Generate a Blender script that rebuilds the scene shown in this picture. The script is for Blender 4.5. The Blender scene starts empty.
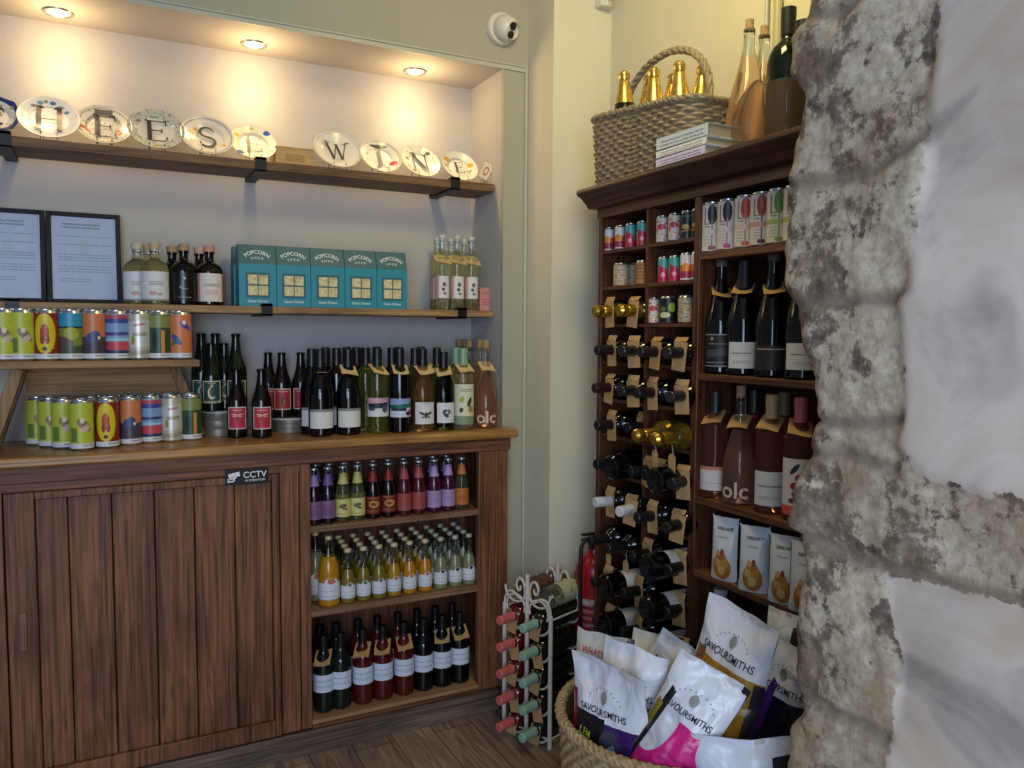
import bpy, math, random
from math import sin, cos, pi, radians as R
from mathutils import Vector, Matrix, Euler, noise
random.seed(7)
S = bpy.context.scene
C = S.collection

# ------------------------------------------------------------------ camera
YAW, PIT, ROL, FPX, CAMH = .476522, .0662629, -.00625328, 790.1, 1.40
fw = Vector((sin(YAW)*cos(PIT), cos(YAW)*cos(PIT), -sin(PIT)))
rt = fw.cross(Vector((0, 0, 1))).normalized()
dn = fw.cross(rt)
rt, dn = rt*cos(ROL)+dn*sin(ROL), dn*cos(ROL)-rt*sin(ROL)
cam = bpy.data.objects.new('camera', bpy.data.cameras.new('camera'))
cam.data.sensor_width = 36; cam.data.lens = FPX/1024*36; cam.data.clip_start = .05
cam.matrix_world = Matrix((( rt.x, -dn.x, -fw.x, 0), (rt.y, -dn.y, -fw.y, 0), (rt.z, -dn.z, -fw.z, CAMH), (0, 0, 0, 1)))
C.objects.link(cam); S.camera = cam

def at(px, py, ax, val):
    """point of the real plane (axis ax = val, metres) behind photo position px,py"""
    q = rt*((px-512)/FPX) + dn*((py-384)/FPX) + fw
    o = Vector((0, 0, CAMH)); t = (val-o[ax])/q[ax]
    return o+q*t

# ------------------------------------------------------------------ light and exposure
S.view_settings.view_transform = 'Standard'; S.view_settings.look = 'None'
S.view_settings.gamma = 1; S.view_settings.use_curve_mapping = False
S.view_settings.exposure = 0.10
W = bpy.data.worlds.new('world'); S.world = W; W.use_nodes = True
W.node_tree.nodes['Background'].inputs[0].default_value = (.62, .70, .95, 1)
W.node_tree.nodes['Background'].inputs[1].default_value = .17

def area(name, loc, target, sx, sy, power, col):
    l = bpy.data.lights.new(name, 'AREA'); l.shape = 'RECTANGLE'; l.size = sx; l.size_y = sy
    l.energy = power; l.color = col
    o = bpy.data.objects.new(name, l); C.objects.link(o); o.location = loc
    o.rotation_euler = (Vector(target)-Vector(loc)).to_track_quat('-Z', 'Y').to_euler()
    return o
area('shop_window_daylight', (-1.1, -1.9, 1.75), (.9, 2.2, .9), 1.8, 1.7, 60, (.50, .71, 1.0))
area('low_fill_light', (-.35, -1.4, 1.15), (1.2, 1.9, .5), 1.0, 1.9, 24, (.92, .93, 1.0))  # unseen fill light, added to brighten the wire rack and stone
area('ceiling_lamp_light', (1.02, 1.35, 2.75), (1.45, 2.0, 1.9), .35, .35, 11, (1.0, .83, .34))

# ------------------------------------------------------------------ materials
MC = {}
def lin(c):
    if isinstance(c, str):
        c = [int(c[i:i+2], 16)/255 for i in (0, 2, 4)]
        c = [x/12.92 if x <= .04045 else ((x+.055)/1.055)**2.4 for x in c]
    return (c[0], c[1], c[2], 1)
def nt(name):
    m = bpy.data.materials.new(name); m.use_nodes = True
    t = m.node_tree; return m, t, t.nodes['Principled BSDF']
def N(t, ty, **k):
    n = t.nodes.new('ShaderNode'+ty)
    for a, b in k.items():
        if a.startswith('i'): n.inputs[int(a[1:])].default_value = b
        else: setattr(n, a, b)
    return n
def mixc(t, fac, a, b):
    n = N(t, 'Mix', data_type='RGBA')
    for i, v in ((0, fac), (6, a), (7, b)):
        if hasattr(v, 'links'): t.links.new(v, n.inputs[i])
        else: n.inputs[i].default_value = v
    return n.outputs[2]
def bump(t, b, h, strength, dist):
    n = N(t, 'Bump'); n.inputs['Strength'].default_value = strength; n.inputs['Distance'].default_value = dist
    t.links.new(h, n.inputs['Height']); t.links.new(n.outputs[0], b.inputs['Normal'])
def coords(t, kind='Object', scale=(1, 1, 1)):
    c = N(t, 'TexCoord'); m = N(t, 'Mapping'); m.inputs['Scale'].default_value = scale
    t.links.new(c.outputs[kind], m.inputs[0]); return m.outputs[0]
def ramp(t, src, stops):
    r = N(t, 'ValToRGB'); e = r.color_ramp.elements
    while len(e) < len(stops): e.new(.5)
    for i, (p, c) in enumerate(stops): e[i].position = p; e[i].color = lin(c)
    t.links.new(src, r.inputs[0]); return r.outputs[0]
def mat(name, col, rough=.5, metal=0, **k):
    if name in MC: return MC[name]
    m, t, b = nt(name); b.inputs['Base Color'].default_value = lin(col)
    b.inputs['Roughness'].default_value = rough; b.inputs['Metallic'].default_value = metal
    if 'trans' in k: b.inputs['Transmission Weight'].default_value = k['trans']
    if 'ior' in k: b.inputs['IOR'].default_value = k['ior']
    if 'alpha' in k: b.inputs['Alpha'].default_value = k['alpha']
    if 'emit' in k: b.inputs['Emission Color'].default_value = lin(k['emit']); b.inputs['Emission Strength'].default_value = k['es']
    if k.get('var'):
        n = N(t, 'TexNoise'); n.inputs['Scale'].default_value = k.get('vs', 12); n.inputs['Detail'].default_value = 4
        t.links.new(coords(t), n.inputs[0]); c = lin(col); v = k['var']
        r = ramp(t, n.outputs[0], [(.3, tuple(x*(1-v) for x in c[:3])), (.7, tuple(min(1, x*(1+v)) for x in c[:3]))])
        t.links.new(r, b.inputs['Base Color'])
        if k.get('bmp'): bump(t, b, n.outputs[0], k['bmp'], .01)
    MC[name] = m; return m
def wood(name, dark, light, axis, rough=.55, sc=1.0, knots=True):
    """plank wood, the grain running along axis 0/1/2 of the object"""
    if name in MC: return MC[name]
    m, t, b = nt(name)
    s = [14*sc]*3; s[axis] = 1.1*sc
    v = coords(t, 'Object', s)
    n = N(t, 'TexNoise'); n.inputs['Scale'].default_value = 1.6; n.inputs['Detail'].default_value = 5; n.inputs['Distortion'].default_value = 1.6
    t.links.new(v, n.inputs[0])
    s2 = [60*sc]*3; s2[axis] = 1.6*sc
    n2 = N(t, 'TexNoise'); n2.inputs['Scale'].default_value = 2; n2.inputs['Detail'].default_value = 3
    t.links.new(coords(t, 'Object', s2), n2.inputs[0])
    w = N(t, 'Math', operation='SINE'); mm = N(t, 'Math', operation='MULTIPLY', i1=26.0)
    t.links.new(n.outputs[0], mm.inputs[0]); t.links.new(mm.outputs[0], w.inputs[0])
    ad = N(t, 'Math', operation='MULTIPLY_ADD', i1=.075); t.links.new(w.outputs[0], ad.inputs[0]); t.links.new(n2.outputs[0], ad.inputs[2])
    mid = tuple((a+c)/2 for a, c in zip(lin(dark)[:3], lin(light)[:3]))
    col = ramp(t, ad.outputs[0], [(.28, dark), (.5, mid), (.72, light)])
    if knots:
        n3 = N(t, 'TexNoise'); n3.inputs['Scale'].default_value = 2.2; n3.inputs['Detail'].default_value = 2
        s3 = [2.2]*3; s3[axis] = 1.1
        t.links.new(coords(t, 'Object', s3), n3.inputs[0])
        k = ramp(t, n3.outputs[0], [(.42, (1, 1, 1)), (.62, (.55, .5, .48))])
        mx = N(t, 'Mix', data_type='RGBA', blend_type='MULTIPLY'); mx.inputs[0].default_value = .8
        t.links.new(col, mx.inputs[6]); t.links.new(k, mx.inputs[7]); col = mx.outputs[2]
    t.links.new(col, b.inputs['Base Color']); b.inputs['Roughness'].default_value = rough
    bump(t, b, ad.outputs[0], .25, .004)
    MC[name] = m; return m
def art(name, base, shapes, rough=.5, metal=0.0, crinkle=0):
    """printed surface in the label's own UV space: ellipses, rectangles, blotches and rows of tiny print"""
    if name in MC: return MC[name]
    m, t, b = nt(name); uv = N(t, 'TexCoord').outputs['UV']; col = lin(base)
    for sh in shapes:
        k = sh[0]
        if k == 'n':
            nz = N(t, 'TexNoise'); nz.inputs['Scale'].default_value = sh[1]; nz.inputs['Detail'].default_value = 2
            t.links.new(uv, nz.inputs[0]); g = N(t, 'Math', operation='GREATER_THAN', i1=sh[2]); t.links.new(nz.outputs[0], g.inputs[0])
            col = mixc(t, g.outputs[0], col, lin(sh[3])); continue
        _, cx, cy, rx, ry, rot, c = sh[:7]
        mp = N(t, 'Mapping', vector_type='TEXTURE'); mp.inputs['Location'].default_value = (cx, cy, 0)
        mp.inputs['Rotation'].default_value = (0, 0, R(rot)); mp.inputs['Scale'].default_value = (rx, ry, 1)
        t.links.new(uv, mp.inputs[0])
        if k == 'e' or k == 'o':
            ln = N(t, 'VectorMath', operation='LENGTH'); t.links.new(mp.outputs[0], ln.inputs[0]); d = ln.outputs['Value']
        else:
            ab = N(t, 'VectorMath', operation='ABSOLUTE'); t.links.new(mp.outputs[0], ab.inputs[0])
            sp = N(t, 'SeparateXYZ'); t.links.new(ab.outputs[0], sp.inputs[0])
            mx = N(t, 'Math', operation='MAXIMUM'); t.links.new(sp.outputs[0], mx.inputs[0]); t.links.new(sp.outputs[1], mx.inputs[1]); d = mx.outputs[0]
        lt = N(t, 'Math', operation='LESS_THAN', i1=1.0); t.links.new(d, lt.inputs[0]); f = lt.outputs[0]
        if k == 'o':
            g = N(t, 'Math', operation='GREATER_THAN', i1=sh[7]); t.links.new(d, g.inputs[0])
            mu = N(t, 'Math', operation='MULTIPLY'); t.links.new(f, mu.inputs[0]); t.links.new(g.outputs[0], mu.inputs[1]); f = mu.outputs[0]
        if k == 't':
            rows = sh[7]; sp2 = N(t, 'SeparateXYZ'); t.links.new(mp.outputs[0], sp2.inputs[0])
            ml = N(t, 'Math', operation='MULTIPLY', i1=rows/2); t.links.new(sp2.outputs[1], ml.inputs[0])
            fr = N(t, 'Math', operation='FRACT'); t.links.new(ml.outputs[0], fr.inputs[0])
            l2 = N(t, 'Math', operation='LESS_THAN', i1=.5); t.links.new(fr.outputs[0], l2.inputs[0])
            nz = N(t, 'TexNoise'); nz.inputs['Scale'].default_value = 3.0
            m2 = N(t, 'Mapping'); m2.inputs['Scale'].default_value = (4, rows*.7, 1); t.links.new(mp.outputs[0], m2.inputs[0]); t.links.new(m2.outputs[0], nz.inputs[0])
            g = N(t, 'Math', operation='GREATER_THAN', i1=.47); t.links.new(nz.outputs[0], g.inputs[0])
            a1 = N(t, 'Math', operation='MULTIPLY'); t.links.new(f, a1.inputs[0]); t.links.new(l2.outputs[0], a1.inputs[1])
            a2 = N(t, 'Math', operation='MULTIPLY'); t.links.new(a1.outputs[0], a2.inputs[0]); t.links.new(g.outputs[0], a2.inputs[1]); f = a2.outputs[0]
        col = mixc(t, f, col, lin(c))
    if hasattr(col, 'links'): t.links.new(col, b.inputs['Base Color'])
    else: b.inputs['Base Color'].default_value = col
    b.inputs['Roughness'].default_value = rough; b.inputs['Metallic'].default_value = metal
    if crinkle:
        nz = N(t, 'TexNoise'); nz.inputs['Scale'].default_value = 14; nz.inputs['Detail'].default_value = 2; nz.inputs['Distortion'].default_value = 1
        t.links.new(coords(t), nz.inputs[0]); bump(t, b, nz.outputs[0], crinkle, .03)
    MC[name] = m; return m

# ------------------------------------------------------------------ mesh builder
class MB:
    def __init__(s): s.v = []; s.f = []; s.m = []; s.uv = []
    def face(s, idx, mi=0, uv=None): s.f.append(tuple(idx)); s.m.append(mi); s.uv.append(uv or [(0, 0)]*len(idx))
    def box(s, x0, y0, z0, x1, y1, z1, mi=0, M=None):
        b = len(s.v); P = [(x, y, z) for z in (z0, z1) for y in (y0, y1) for x in (x0, x1)]
        s.v += [tuple(M @ Vector(p)) if M else p for p in P]; q = [(0, 0), (1, 0), (1, 1), (0, 1)]
        for f, u in (((0, 2, 3, 1), q), ((4, 5, 7, 6), q), ((0, 1, 5, 4), q), ((2, 6, 7, 3), [(1, 0), (1, 1), (0, 1), (0, 0)]),
                     ((0, 4, 6, 2), [(1, 0), (1, 1), (0, 1), (0, 0)]), ((1, 3, 7, 5), q)):
            s.face([b+i for i in f], mi, u)
        return s
    def bar(s, a, b, w, h, mi=0, up=(0, 0, 1)):
        a, b = Vector(a), Vector(b); d = b-a; L = d.length; d.normalize(); u = Vector(up)
        if abs(d.dot(u)) > .99: u = Vector((0, 1, 0))
        sd = d.cross(u).normalized(); u = sd.cross(d)
        M = Matrix.Translation(a) @ Matrix((sd, d, u)).transposed().to_4x4()
        return s.box(-w/2, 0, -h/2, w/2, L, h/2, mi, M)
    def lathe(s, prof, n=20, mi=0, M=None, squash=1.0, mif=None, a0=0, a1=2*pi, uvz=None, sides=None):
        b = len(s.v); full = abs(a1-a0-2*pi) < 1e-6; k = n if full else n+1
        for r, z in prof:
            for i in range(k):
                a = a0+(a1-a0)*i/n; p = (r*cos(a), r*sin(a)*squash, z)
                s.v.append(tuple(M @ Vector(p)) if M else p)
        for j in range(len(prof)-1):
            mm = mif(j) if mif else mi
            for i in range(n):
                i2 = (i+1) % k
                if uvz: va, vb = (prof[j][1]-uvz[0])/(uvz[1]-uvz[0]), (prof[j+1][1]-uvz[0])/(uvz[1]-uvz[0])
                else: va, vb = j/(len(prof)-1), (j+1)/(len(prof)-1)
                s.face((b+j*k+i, b+j*k+i2, b+(j+1)*k+i2, b+(j+1)*k+i), mm, [(i/n, va), ((i+1)/n, va), ((i+1)/n, vb), (i/n, vb)])
        return s
    def disc(s, c, r, n=16, mi=0, M=None, up=1):
        b = len(s.v)
        for i in range(n):
            a = 2*pi*i/n*up; p = (c[0]+r*cos(a), c[1]+r*sin(a), c[2]); s.v.append(tuple(M @ Vector(p)) if M else p)
        s.face(range(b, b+n), mi, [(.5+.5*cos(2*pi*i/n), .5+.5*sin(2*pi*i/n)) for i in range(n)]); return s
    def tube(s, pts, r, n=8, mi=0, closed=False):
        pts = [Vector(p) for p in pts]; b = len(s.v); K = len(pts); pu = None
        for i, p in enumerate(pts):
            q0 = pts[i-1] if (i > 0 or closed) else p; q1 = pts[(i+1) % K] if (i < K-1 or closed) else p
            d = (q1-q0).normalized()
            u = pu if pu is not None else (Vector((0, 0, 1)) if abs(d.z) < .9 else Vector((1, 0, 0)))
            u = (u-d*u.dot(d)).normalized(); w = d.cross(u); pu = u; rr = r(i/(K-1)) if callable(r) else r
            for j in range(n):
                a = 2*pi*j/n; s.v.append(tuple(p+u*cos(a)*rr+w*sin(a)*rr))
        for i in range(K if closed else K-1):
            i2 = (i+1) % K
            for j in range(n): s.face((b+i*n+j, b+i*n+(j+1) % n, b+i2*n+(j+1) % n, b+i2*n+j), mi)
        if not closed: s.face([b+j for j in range(n)][::-1], mi); s.face([b+(K-1)*n+j for j in range(n)], mi)
        return s
    def grid(s, fn, nu, nv, mi=0, flip=False):
        b = len(s.v)
        for j in range(nv+1):
            for i in range(nu+1): s.v.append(tuple(fn(i/nu, j/nv)))
        for j in range(nv):
            for i in range(nu):
                a = b+j*(nu+1)+i; q = [a, a+1, a+nu+2, a+nu+1]; u = [(i/nu, j/nv), ((i+1)/nu, j/nv), ((i+1)/nu, (j+1)/nv), (i/nu, (j+1)/nv)]
                if flip: q.reverse(); u.reverse()
                s.face(q, mi, u)
        return s
    def prism(s, poly, z0, z1, mi=0, M=None):
        b = len(s.v); n = len(poly)
        for z in (z0, z1):
            for x, y in poly: s.v.append(tuple(M @ Vector((x, y, z))) if M else (x, y, z))
        s.face([b+i for i in range(n)][::-1], mi); s.face([b+n+i for i in range(n)], mi)
        for i in range(n): s.face((b+i, b+(i+1) % n, b+n+(i+1) % n, b+n+i), mi)
        return s
    def text(s, st, size, fn, mi=0, sx=1.0):
        vs, fs = text_geo(st); b = len(s.v)
        for x, y in vs: s.v.append(tuple(fn(x*size*sx, y*size)))
        for f in fs: s.face([b+i for i in f], mi)
        return s
    def mesh(s, name, mats, smooth=35):
        me = bpy.data.meshes.new(name); me.from_pydata(s.v, [], s.f)
        for m in mats: me.materials.append(m)
        me.polygons.foreach_set('material_index', s.m)
        ul = me.uv_layers.new(name='UVMap'); flat = []
        for u in s.uv:
            for c in u: flat += [c[0], c[1]]
        ul.data.foreach_set('uv', flat)
        if smooth:
            me.polygons.foreach_set('use_smooth', [True]*len(s.f)); me.update()
            try: me.set_sharp_from_angle(angle=R(smooth))
            except Exception: pass
        me.update(); return me
TG = {}
def text_geo(st):
    if st in TG: return TG[st]
    cu = bpy.data.curves.new('t', 'FONT'); cu.body = st; cu.size = 1; cu.align_x = 'CENTER'; cu.align_y = 'CENTER'; cu.offset = .012; cu.resolution_u = 3
    ob = bpy.data.objects.new('t', cu); C.objects.link(ob)
    dg = bpy.context.evaluated_depsgraph_get(); ev = ob.evaluated_get(dg); me = ev.to_mesh()
    vs = [(v.co.x, v.co.y) for v in me.vertices]; fs = [tuple(p.vertices) for p in me.polygons]
    ev.to_mesh_clear(); bpy.data.objects.remove(ob); bpy.data.curves.remove(cu)
    if vs:
        w0, w1 = min(v[0] for v in vs), max(v[0] for v in vs); h0, h1 = min(v[1] for v in vs), max(v[1] for v in vs)
        vs = [(x-(w0+w1)/2, y-(h0+h1)/2) for x, y in vs]
    TG[st] = (vs, fs); return TG[st]
CACHE = {}
def obj(name, me, parent=None, loc=None, rot=None, label=None, bevel=0):
    if isinstance(me, tuple): me = me[0].mesh(name, me[1])
    o = bpy.data.objects.new(name, me); C.objects.link(o)
    if parent: o.parent = parent
    if loc is not None: o.location = loc
    if rot is not None: o.rotation_euler = rot
    if label: o['label'] = label
    if bevel:
        b = o.modifiers.new('bevel', 'BEVEL'); b.width = bevel; b.segments = 2; b.limit_method = 'ANGLE'; b.angle_limit = R(50)
    return o
def cached(key, fn):
    if key not in CACHE: CACHE[key] = fn()
    return CACHE[key]
def tag(o, label, cat, group=None, kind=None):
    if label: o['label'] = label
    if cat: o['category'] = cat
    if group: o['group'] = group
    if kind: o['kind'] = kind
    return o
def thing(name, label, cat, loc=(0, 0, 0), rot=(0, 0, 0), group=None):
    o = bpy.data.objects.new(name, None); C.objects.link(o); o.location = loc; o.rotation_euler = rot; o.empty_display_size = .05
    return tag(o, label, cat, group)
def struct(name, mb, m):
    o = obj(name, mb.mesh(name, m if isinstance(m, list) else [m])); o['kind'] = 'structure'; return o

# ------------------------------------------------------------------ shared dimensions (metres)
YB, YA, XS, XJ, YP, XW, XU = 2.926, 2.64, 1.322, 1.42, 2.45, 1.66, 1.42
SOF, CEIL = 2.358, 2.85
YC, CT = 2.56, 1.045
YSH, SH1, SH2 = 2.71, 1.953, 1.478
XL = -1.1

def plaster(name, col, bs=.12):
    m, t, b = nt(name); n = N(t, 'TexNoise'); n.inputs['Scale'].default_value = 3; n.inputs['Detail'].default_value = 6
    t.links.new(coords(t), n.inputs[0]); c = lin(col)[:3]
    t.links.new(ramp(t, n.outputs[0], [(.3, tuple(x*.94 for x in c)), (.7, c)]), b.inputs['Base Color'])
    b.inputs['Roughness'].default_value = .75; bump(t, b, n.outputs[0], bs, .02); return m
WALL = plaster('painted_plaster', 'B6B3B0'); WALLH = plaster('header_paint', 'A6A492'); WALLW = plaster('wall_plaster_cream', 'D6D0BA'); TRIM = mat('painted_trim', 'B2B2A4', .5)

# ------------------------------------------------------------------ room
struct('wall_back', MB().box(XL, YB, 0, XS+.1, YB+.1, CEIL), WALL)
struct('wall_header', MB().box(XL, YA, SOF+.001, XJ, YB, CEIL), [WALLH])
struct('ceiling', MB().box(XL, YA+.001, SOF, XS, YB, SOF+.004), WALL)
struct('wall_alcove_side', MB().box(XS, YA+.02, 0, XJ, YB, SOF), WALL)
struct('wall_jamb', MB().box(XS, YA, 0, XJ, YA+.02, SOF), WALLH)
struct('wall_corner', MB().box(XJ, YP, 0, XW, YB, CEIL), WALLW)
struct('wall_right', MB().box(XW, -1.2, 0, XW+.12, YB, CEIL), WALLW)
struct('trim_1', MB().box(XL, YA-.006, SOF-.003, XJ-.012, YA, SOF+.012).box(XL, YA-.011, SOF+.012, XJ-.012, YA, SOF+.017), TRIM)
struct('trim_2', MB().box(XJ-.014, YA-.008, 0, XJ-.003, YA, SOF+.012), TRIM)
struct('ceiling', MB().box(XL-1.4, -3, CEIL, XW+.2, YB+.1, CEIL+.1), WALL)

def floor_mat():
    m, t, b = nt('floor_planks'); br = N(t, 'TexBrick')
    br.offset = .37; v = coords(t, 'Object'); mp = N(t, 'Mapping'); mp.inputs['Rotation'].default_value = (0, 0, R(90)); t.links.new(v, mp.inputs[0]); t.links.new(mp.outputs[0], br.inputs[0])
    for k, x in (('Scale', 1.0), ('Mortar Size', .0016), ('Brick Width', 1.25), ('Row Height', .142)): br.inputs[k].default_value = x
    br.inputs['Color1'].default_value = lin('A08C7E'); br.inputs['Color2'].default_value = lin('806C60'); br.inputs['Mortar'].default_value = lin('241C18')
    n = N(t, 'TexNoise'); n.inputs['Scale'].default_value = 3; n.inputs['Detail'].default_value = 6; n.inputs['Distortion'].default_value = 1.2
    t.links.new(coords(t, 'Object', (16, 1.3, 1)), n.inputs[0])
    r = ramp(t, n.outputs[0], [(.3, (.42, .40, .39)), (.5, (.85, .85, .85)), (.7, (1.25, 1.22, 1.2))])
    mx = N(t, 'Mix', data_type='RGBA', blend_type='MULTIPLY'); mx.inputs[0].default_value = 1
    t.links.new(br.outputs[0], mx.inputs[6]); t.links.new(r, mx.inputs[7]); t.links.new(mx.outputs[2], b.inputs['Base Color'])
    b.inputs['Roughness'].default_value = .42; bump(t, b, n.outputs[0], .15, .004); return m
struct('floor', MB().box(XL-1.4, -3, -.05, XW+.12, YB+.1, 0), floor_mat())

# ------------------------------------------------------------------ recessed downlights
chrome = mat('brushed_nickel', 'C9C4BC', .3, 1)
for i, (p, nm) in enumerate((((58, 12), 'leftmost of the three, above the plate lettered H'), ((254, 44), 'middle one of the three, above the last E of CHEESE'), ((415, 71), 'rightmost of the three, above the plate lettered N'))):
    q = at(*p, 2, SOF)
    t = thing('recessed_downlight', 'recessed alcove spotlight, '+nm, 'ceiling light', (q.x, q.y, SOF), group='alcove downlights')
    me = cached('dl', lambda: MB().lathe([(.030, -.001), (.034, -.005), (.042, -.005), (.044, 0)], 28).mesh('light_trim', [chrome]))
    obj('light_trim', me, t)
    me = cached('dl2', lambda: MB().disc((0, 0, -.002), .031, 24, up=-1).mesh('lamp_lens', [mat('lamp_lens', 'FFF2D8', .4, emit='FFE3B0', es=9)]))
    obj('lamp_lens', me, t)
    l = bpy.data.lights.new('downlight_beam', 'SPOT'); l.energy = 4.8; l.color = (1.0, .75, .41); l.spot_size = R(104); l.spot_blend = 1.0; l.shadow_soft_size = .03
    o = bpy.data.objects.new('downlight_beam', l); C.objects.link(o); o.parent = t; o.location = (0, 0, -.012)
    l = bpy.data.lights.new('downlight_fill', 'POINT'); l.energy = 2.0; l.color = (1.0, .66, .30); l.shadow_soft_size = .06  # extra point light added below the lens, warm fill for soffit and upper alcove
    o = bpy.data.objects.new('downlight_fill', l); C.objects.link(o); o.parent = t; o.location = (0, -.03, -.10)

# ------------------------------------------------------------------ shelves in the alcove
W_SH = wood('shelf_oak', '54381E', '8C6A44', 0, .6); W_SH2 = wood('shelf_light_oak', '80603C', 'BC9868', 0, .6)
BLK = mat('black_steel', '17171B', .45, .3); 
def wallshelf(z, th, m, label, brs, gap):
    t = thing('wall_shelf', label, 'shelf', (0, YSH, z))
    obj('board', (MB().box(XL, 0, -th, XS-.003, YB-gap-YSH, 0), [m]), t, bevel=.003)
    for px in brs:
        x = at(px, 250, 1, YSH)[0]
        mb = MB().box(x-.017, -.008, -th-.006, x+.017, -.002, .010).box(x-.017, -.008, -th-.007, x+.017, YB-YSH, -th-.001)
        mb.box(x-.017, YB-YSH-.006, -th-.007, x+.017, YB-YSH, -th+.02).box(x-.017, -.008, .001, x+.017, .03, .008)
        obj('bracket', (mb, [BLK]), t)
wallshelf(SH1, .030, W_SH, 'dark wooden top shelf in the alcove carrying the row of lettered plates', (8, 262, 455), .042)
wallshelf(SH2, .024, W_SH2, 'lower wooden alcove shelf carrying the popcorn boxes and framed certificates', (10, 266, 462), .002)

# ------------------------------------------------------------------ plates
def serif(ch, size, fn):
    """serif capital built of strokes (x0, y0, x1, y1, width) in a unit box"""
    k, n, sf = .15, .05, .30
    def ser(x, y, w=sf): return (x-w/2, y, x+w/2, y, .045)
    T = {'H': [(-.3, -.5, -.3, .5, k), (.3, -.5, .3, .5, k), (-.3, 0, .3, 0, n)]+[ser(x, y) for x in (-.3, .3) for y in (-.5, .5)],
         'E': [(-.22, -.5, -.22, .5, k), (-.36, .49, .36, .49, n), (-.36, -.49, .38, -.49, n), (-.22, .02, .2, .02, n), (.35, .5, .35, .3, .05), (.37, -.5, .37, -.27, .05), (.2, .12, .2, -.08, .05)],
         'W': [(-.45, .5, -.2, -.5, k*.8), (-.2, -.5, 0, .4, n), (0, .4, .2, -.5, k*.8), (.2, -.5, .45, .5, n), ser(-.45, .5), ser(.45, .5), ser(0, .42, .2)],
         'I': [(0, -.5, 0, .5, k), ser(0, .5, .42), ser(0, -.5, .42)],
         'N': [(-.32, -.5, -.32, .5, n), (-.32, .5, .32, -.5, k), (.32, -.5, .32, .5, n), ser(-.34, .5), ser(.32, .5), ser(-.32, -.5)]}
    arc = lambda cx, cy, rx, ry, a0, a1, w: [(cx+rx*cos(R(a0+(a1-a0)*i/10)), cy+ry*sin(R(a0+(a1-a0)*i/10)), cx+rx*cos(R(a0+(a1-a0)*(i+1)/10)), cy+ry*sin(R(a0+(a1-a0)*(i+1)/10)), w) for i in range(10)]
    T['S'] = arc(0, .25, .25, .24, 40, 270, .09)+arc(0, -.25, .28, .25, 90, -140, .11)+[(.2, .42, .25, .28, .05), (-.22, -.38, -.27, -.25, .05)]
    T['C'] = arc(.05, 0, .38, .5, 45, 315, .12)+[(.32, .38, .34, .2, .05)]
    m = MB()
    for x0, y0, x1, y1, w in T[ch]:
        dx, dy = x1-x0, y1-y0; l = math.hypot(dx, dy) or 1; ox, oy = -dy/l*w/2, dx/l*w/2; b = len(m.v); K2 = 6
        for i in range(K2+1):
            x, y = x0+dx*i/K2, y0+dy*i/K2
            m.v.append(tuple(fn((x-ox)*size, (y-oy)*size))); m.v.append(tuple(fn((x+ox)*size, (y+oy)*size)))
        for i in range(K2): m.face((b+2*i, b+2*i+2, b+2*i+3, b+2*i+1))
    return m
porc = 'D9D3C4'
def plate(px, py, dia, ch, base, shapes, label, sides=40, tc='3A3436', ts=.075, easel=True):
    q = at(px, py, 1, 2.79); tilt = R(-33)
    m = art('plate_'+label[:28], base, shapes, .22)
    t = thing('decorative_plate', label, 'plate', (q.x, 2.79, SH1+dia/2*cos(tilt)+.004), (tilt, 0, 0), 'lettered plates on the top shelf')
    Mx = Matrix.Rotation(R(90), 4, 'X')
    r = dia/2; b = MB(); prof = [(0, -.004), (.55*r, -.004), (.62*r, .0), (.70*r, .004), (.97*r, .010), (r, .012), (r*.99, .009), (.6*r, -.006), (0, -.008)]
    rr = lambda a: 1.0 if sides > 12 else cos(pi/sides)/cos((a % (2*pi/sides))-pi/sides)
    n = 48; bb = len(b.v)
    for (pr, z) in prof:
        for i in range(n):
            a = 2*pi*i/n; b.v.append((pr*cos(a)*rr(a), -z, pr*sin(a)*rr(a)))
    for j in range(len(prof)-1):
        for i in range(n):
            i2 = (i+1) % n; ids = (bb+j*n+i, bb+j*n+i2, bb+(j+1)*n+i2, bb+(j+1)*n+i)
            b.face(ids, 0, [(b.v[k][0]/dia+.5, b.v[k][2]/dia+.5) for k in ids])
    obj('plate_body', (b, [m]), t)
    if ch: obj('painted_letter', (serif(ch, ts, lambda x, y: (x, -.0075+(.006 if (x*x+y*y) < (.6*r)**2 else 0)-(.0 if (x*x+y*y) < (.6*r)**2 else (math.hypot(x, y)-.6*r)*.22), y)), [mat('letter_'+tc, tc, .4)]), t)
    s = thing('plate_stand', 'small black wire easel holding the plate '+('lettered '+ch if ch else 'at the end')+label[label.find(','):], 'plate stand', (q.x, 2.79, SH1), group='plate stands')
    w = .022*dia/.17
    for sx in (-w, w):
        obj('wire_prong', (MB().tube([(sx, -.042, .028), (sx, -.042, .003), (sx, -.03, .0015), (sx, .045, .0015), (sx*.6, .034, .08)], .0013, 6), [BLK]), s)
    return t
fl = lambda *a: [('e', x, y, r, r*.8, 0, c) for x, y, r, c in a]
plate(-7, 113, .150, 'C', 'DAD6CC', [('o', .5, .5, .52, .52, 0, '2E3A78', .74), ('n', 9, .62, 'B99A55')], 'octagonal blue-rimmed plate, leftmost on the top shelf', 8)
plate(49, 115, .166, 'H', 'D3D0C6', [('o', .5, .52, .46, .46, 0, 'B9C0C4', .72), ('e', .5, .5, .30, .30, 0, 'E6E2D8')]+fl((.36, .86, .05, '5F7FA6'), (.45, .9, .04, '6E8456'), (.56, .88, .05, '3F67A0'), (.68, .80, .05, '7C8FA8'), (.25, .78, .04, '7E6F8C'), (.78, .70, .04, '56779B')), 'white plate with blue floral border lettered H, second from the left edge', tc='453C38', ts=.09)
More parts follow.
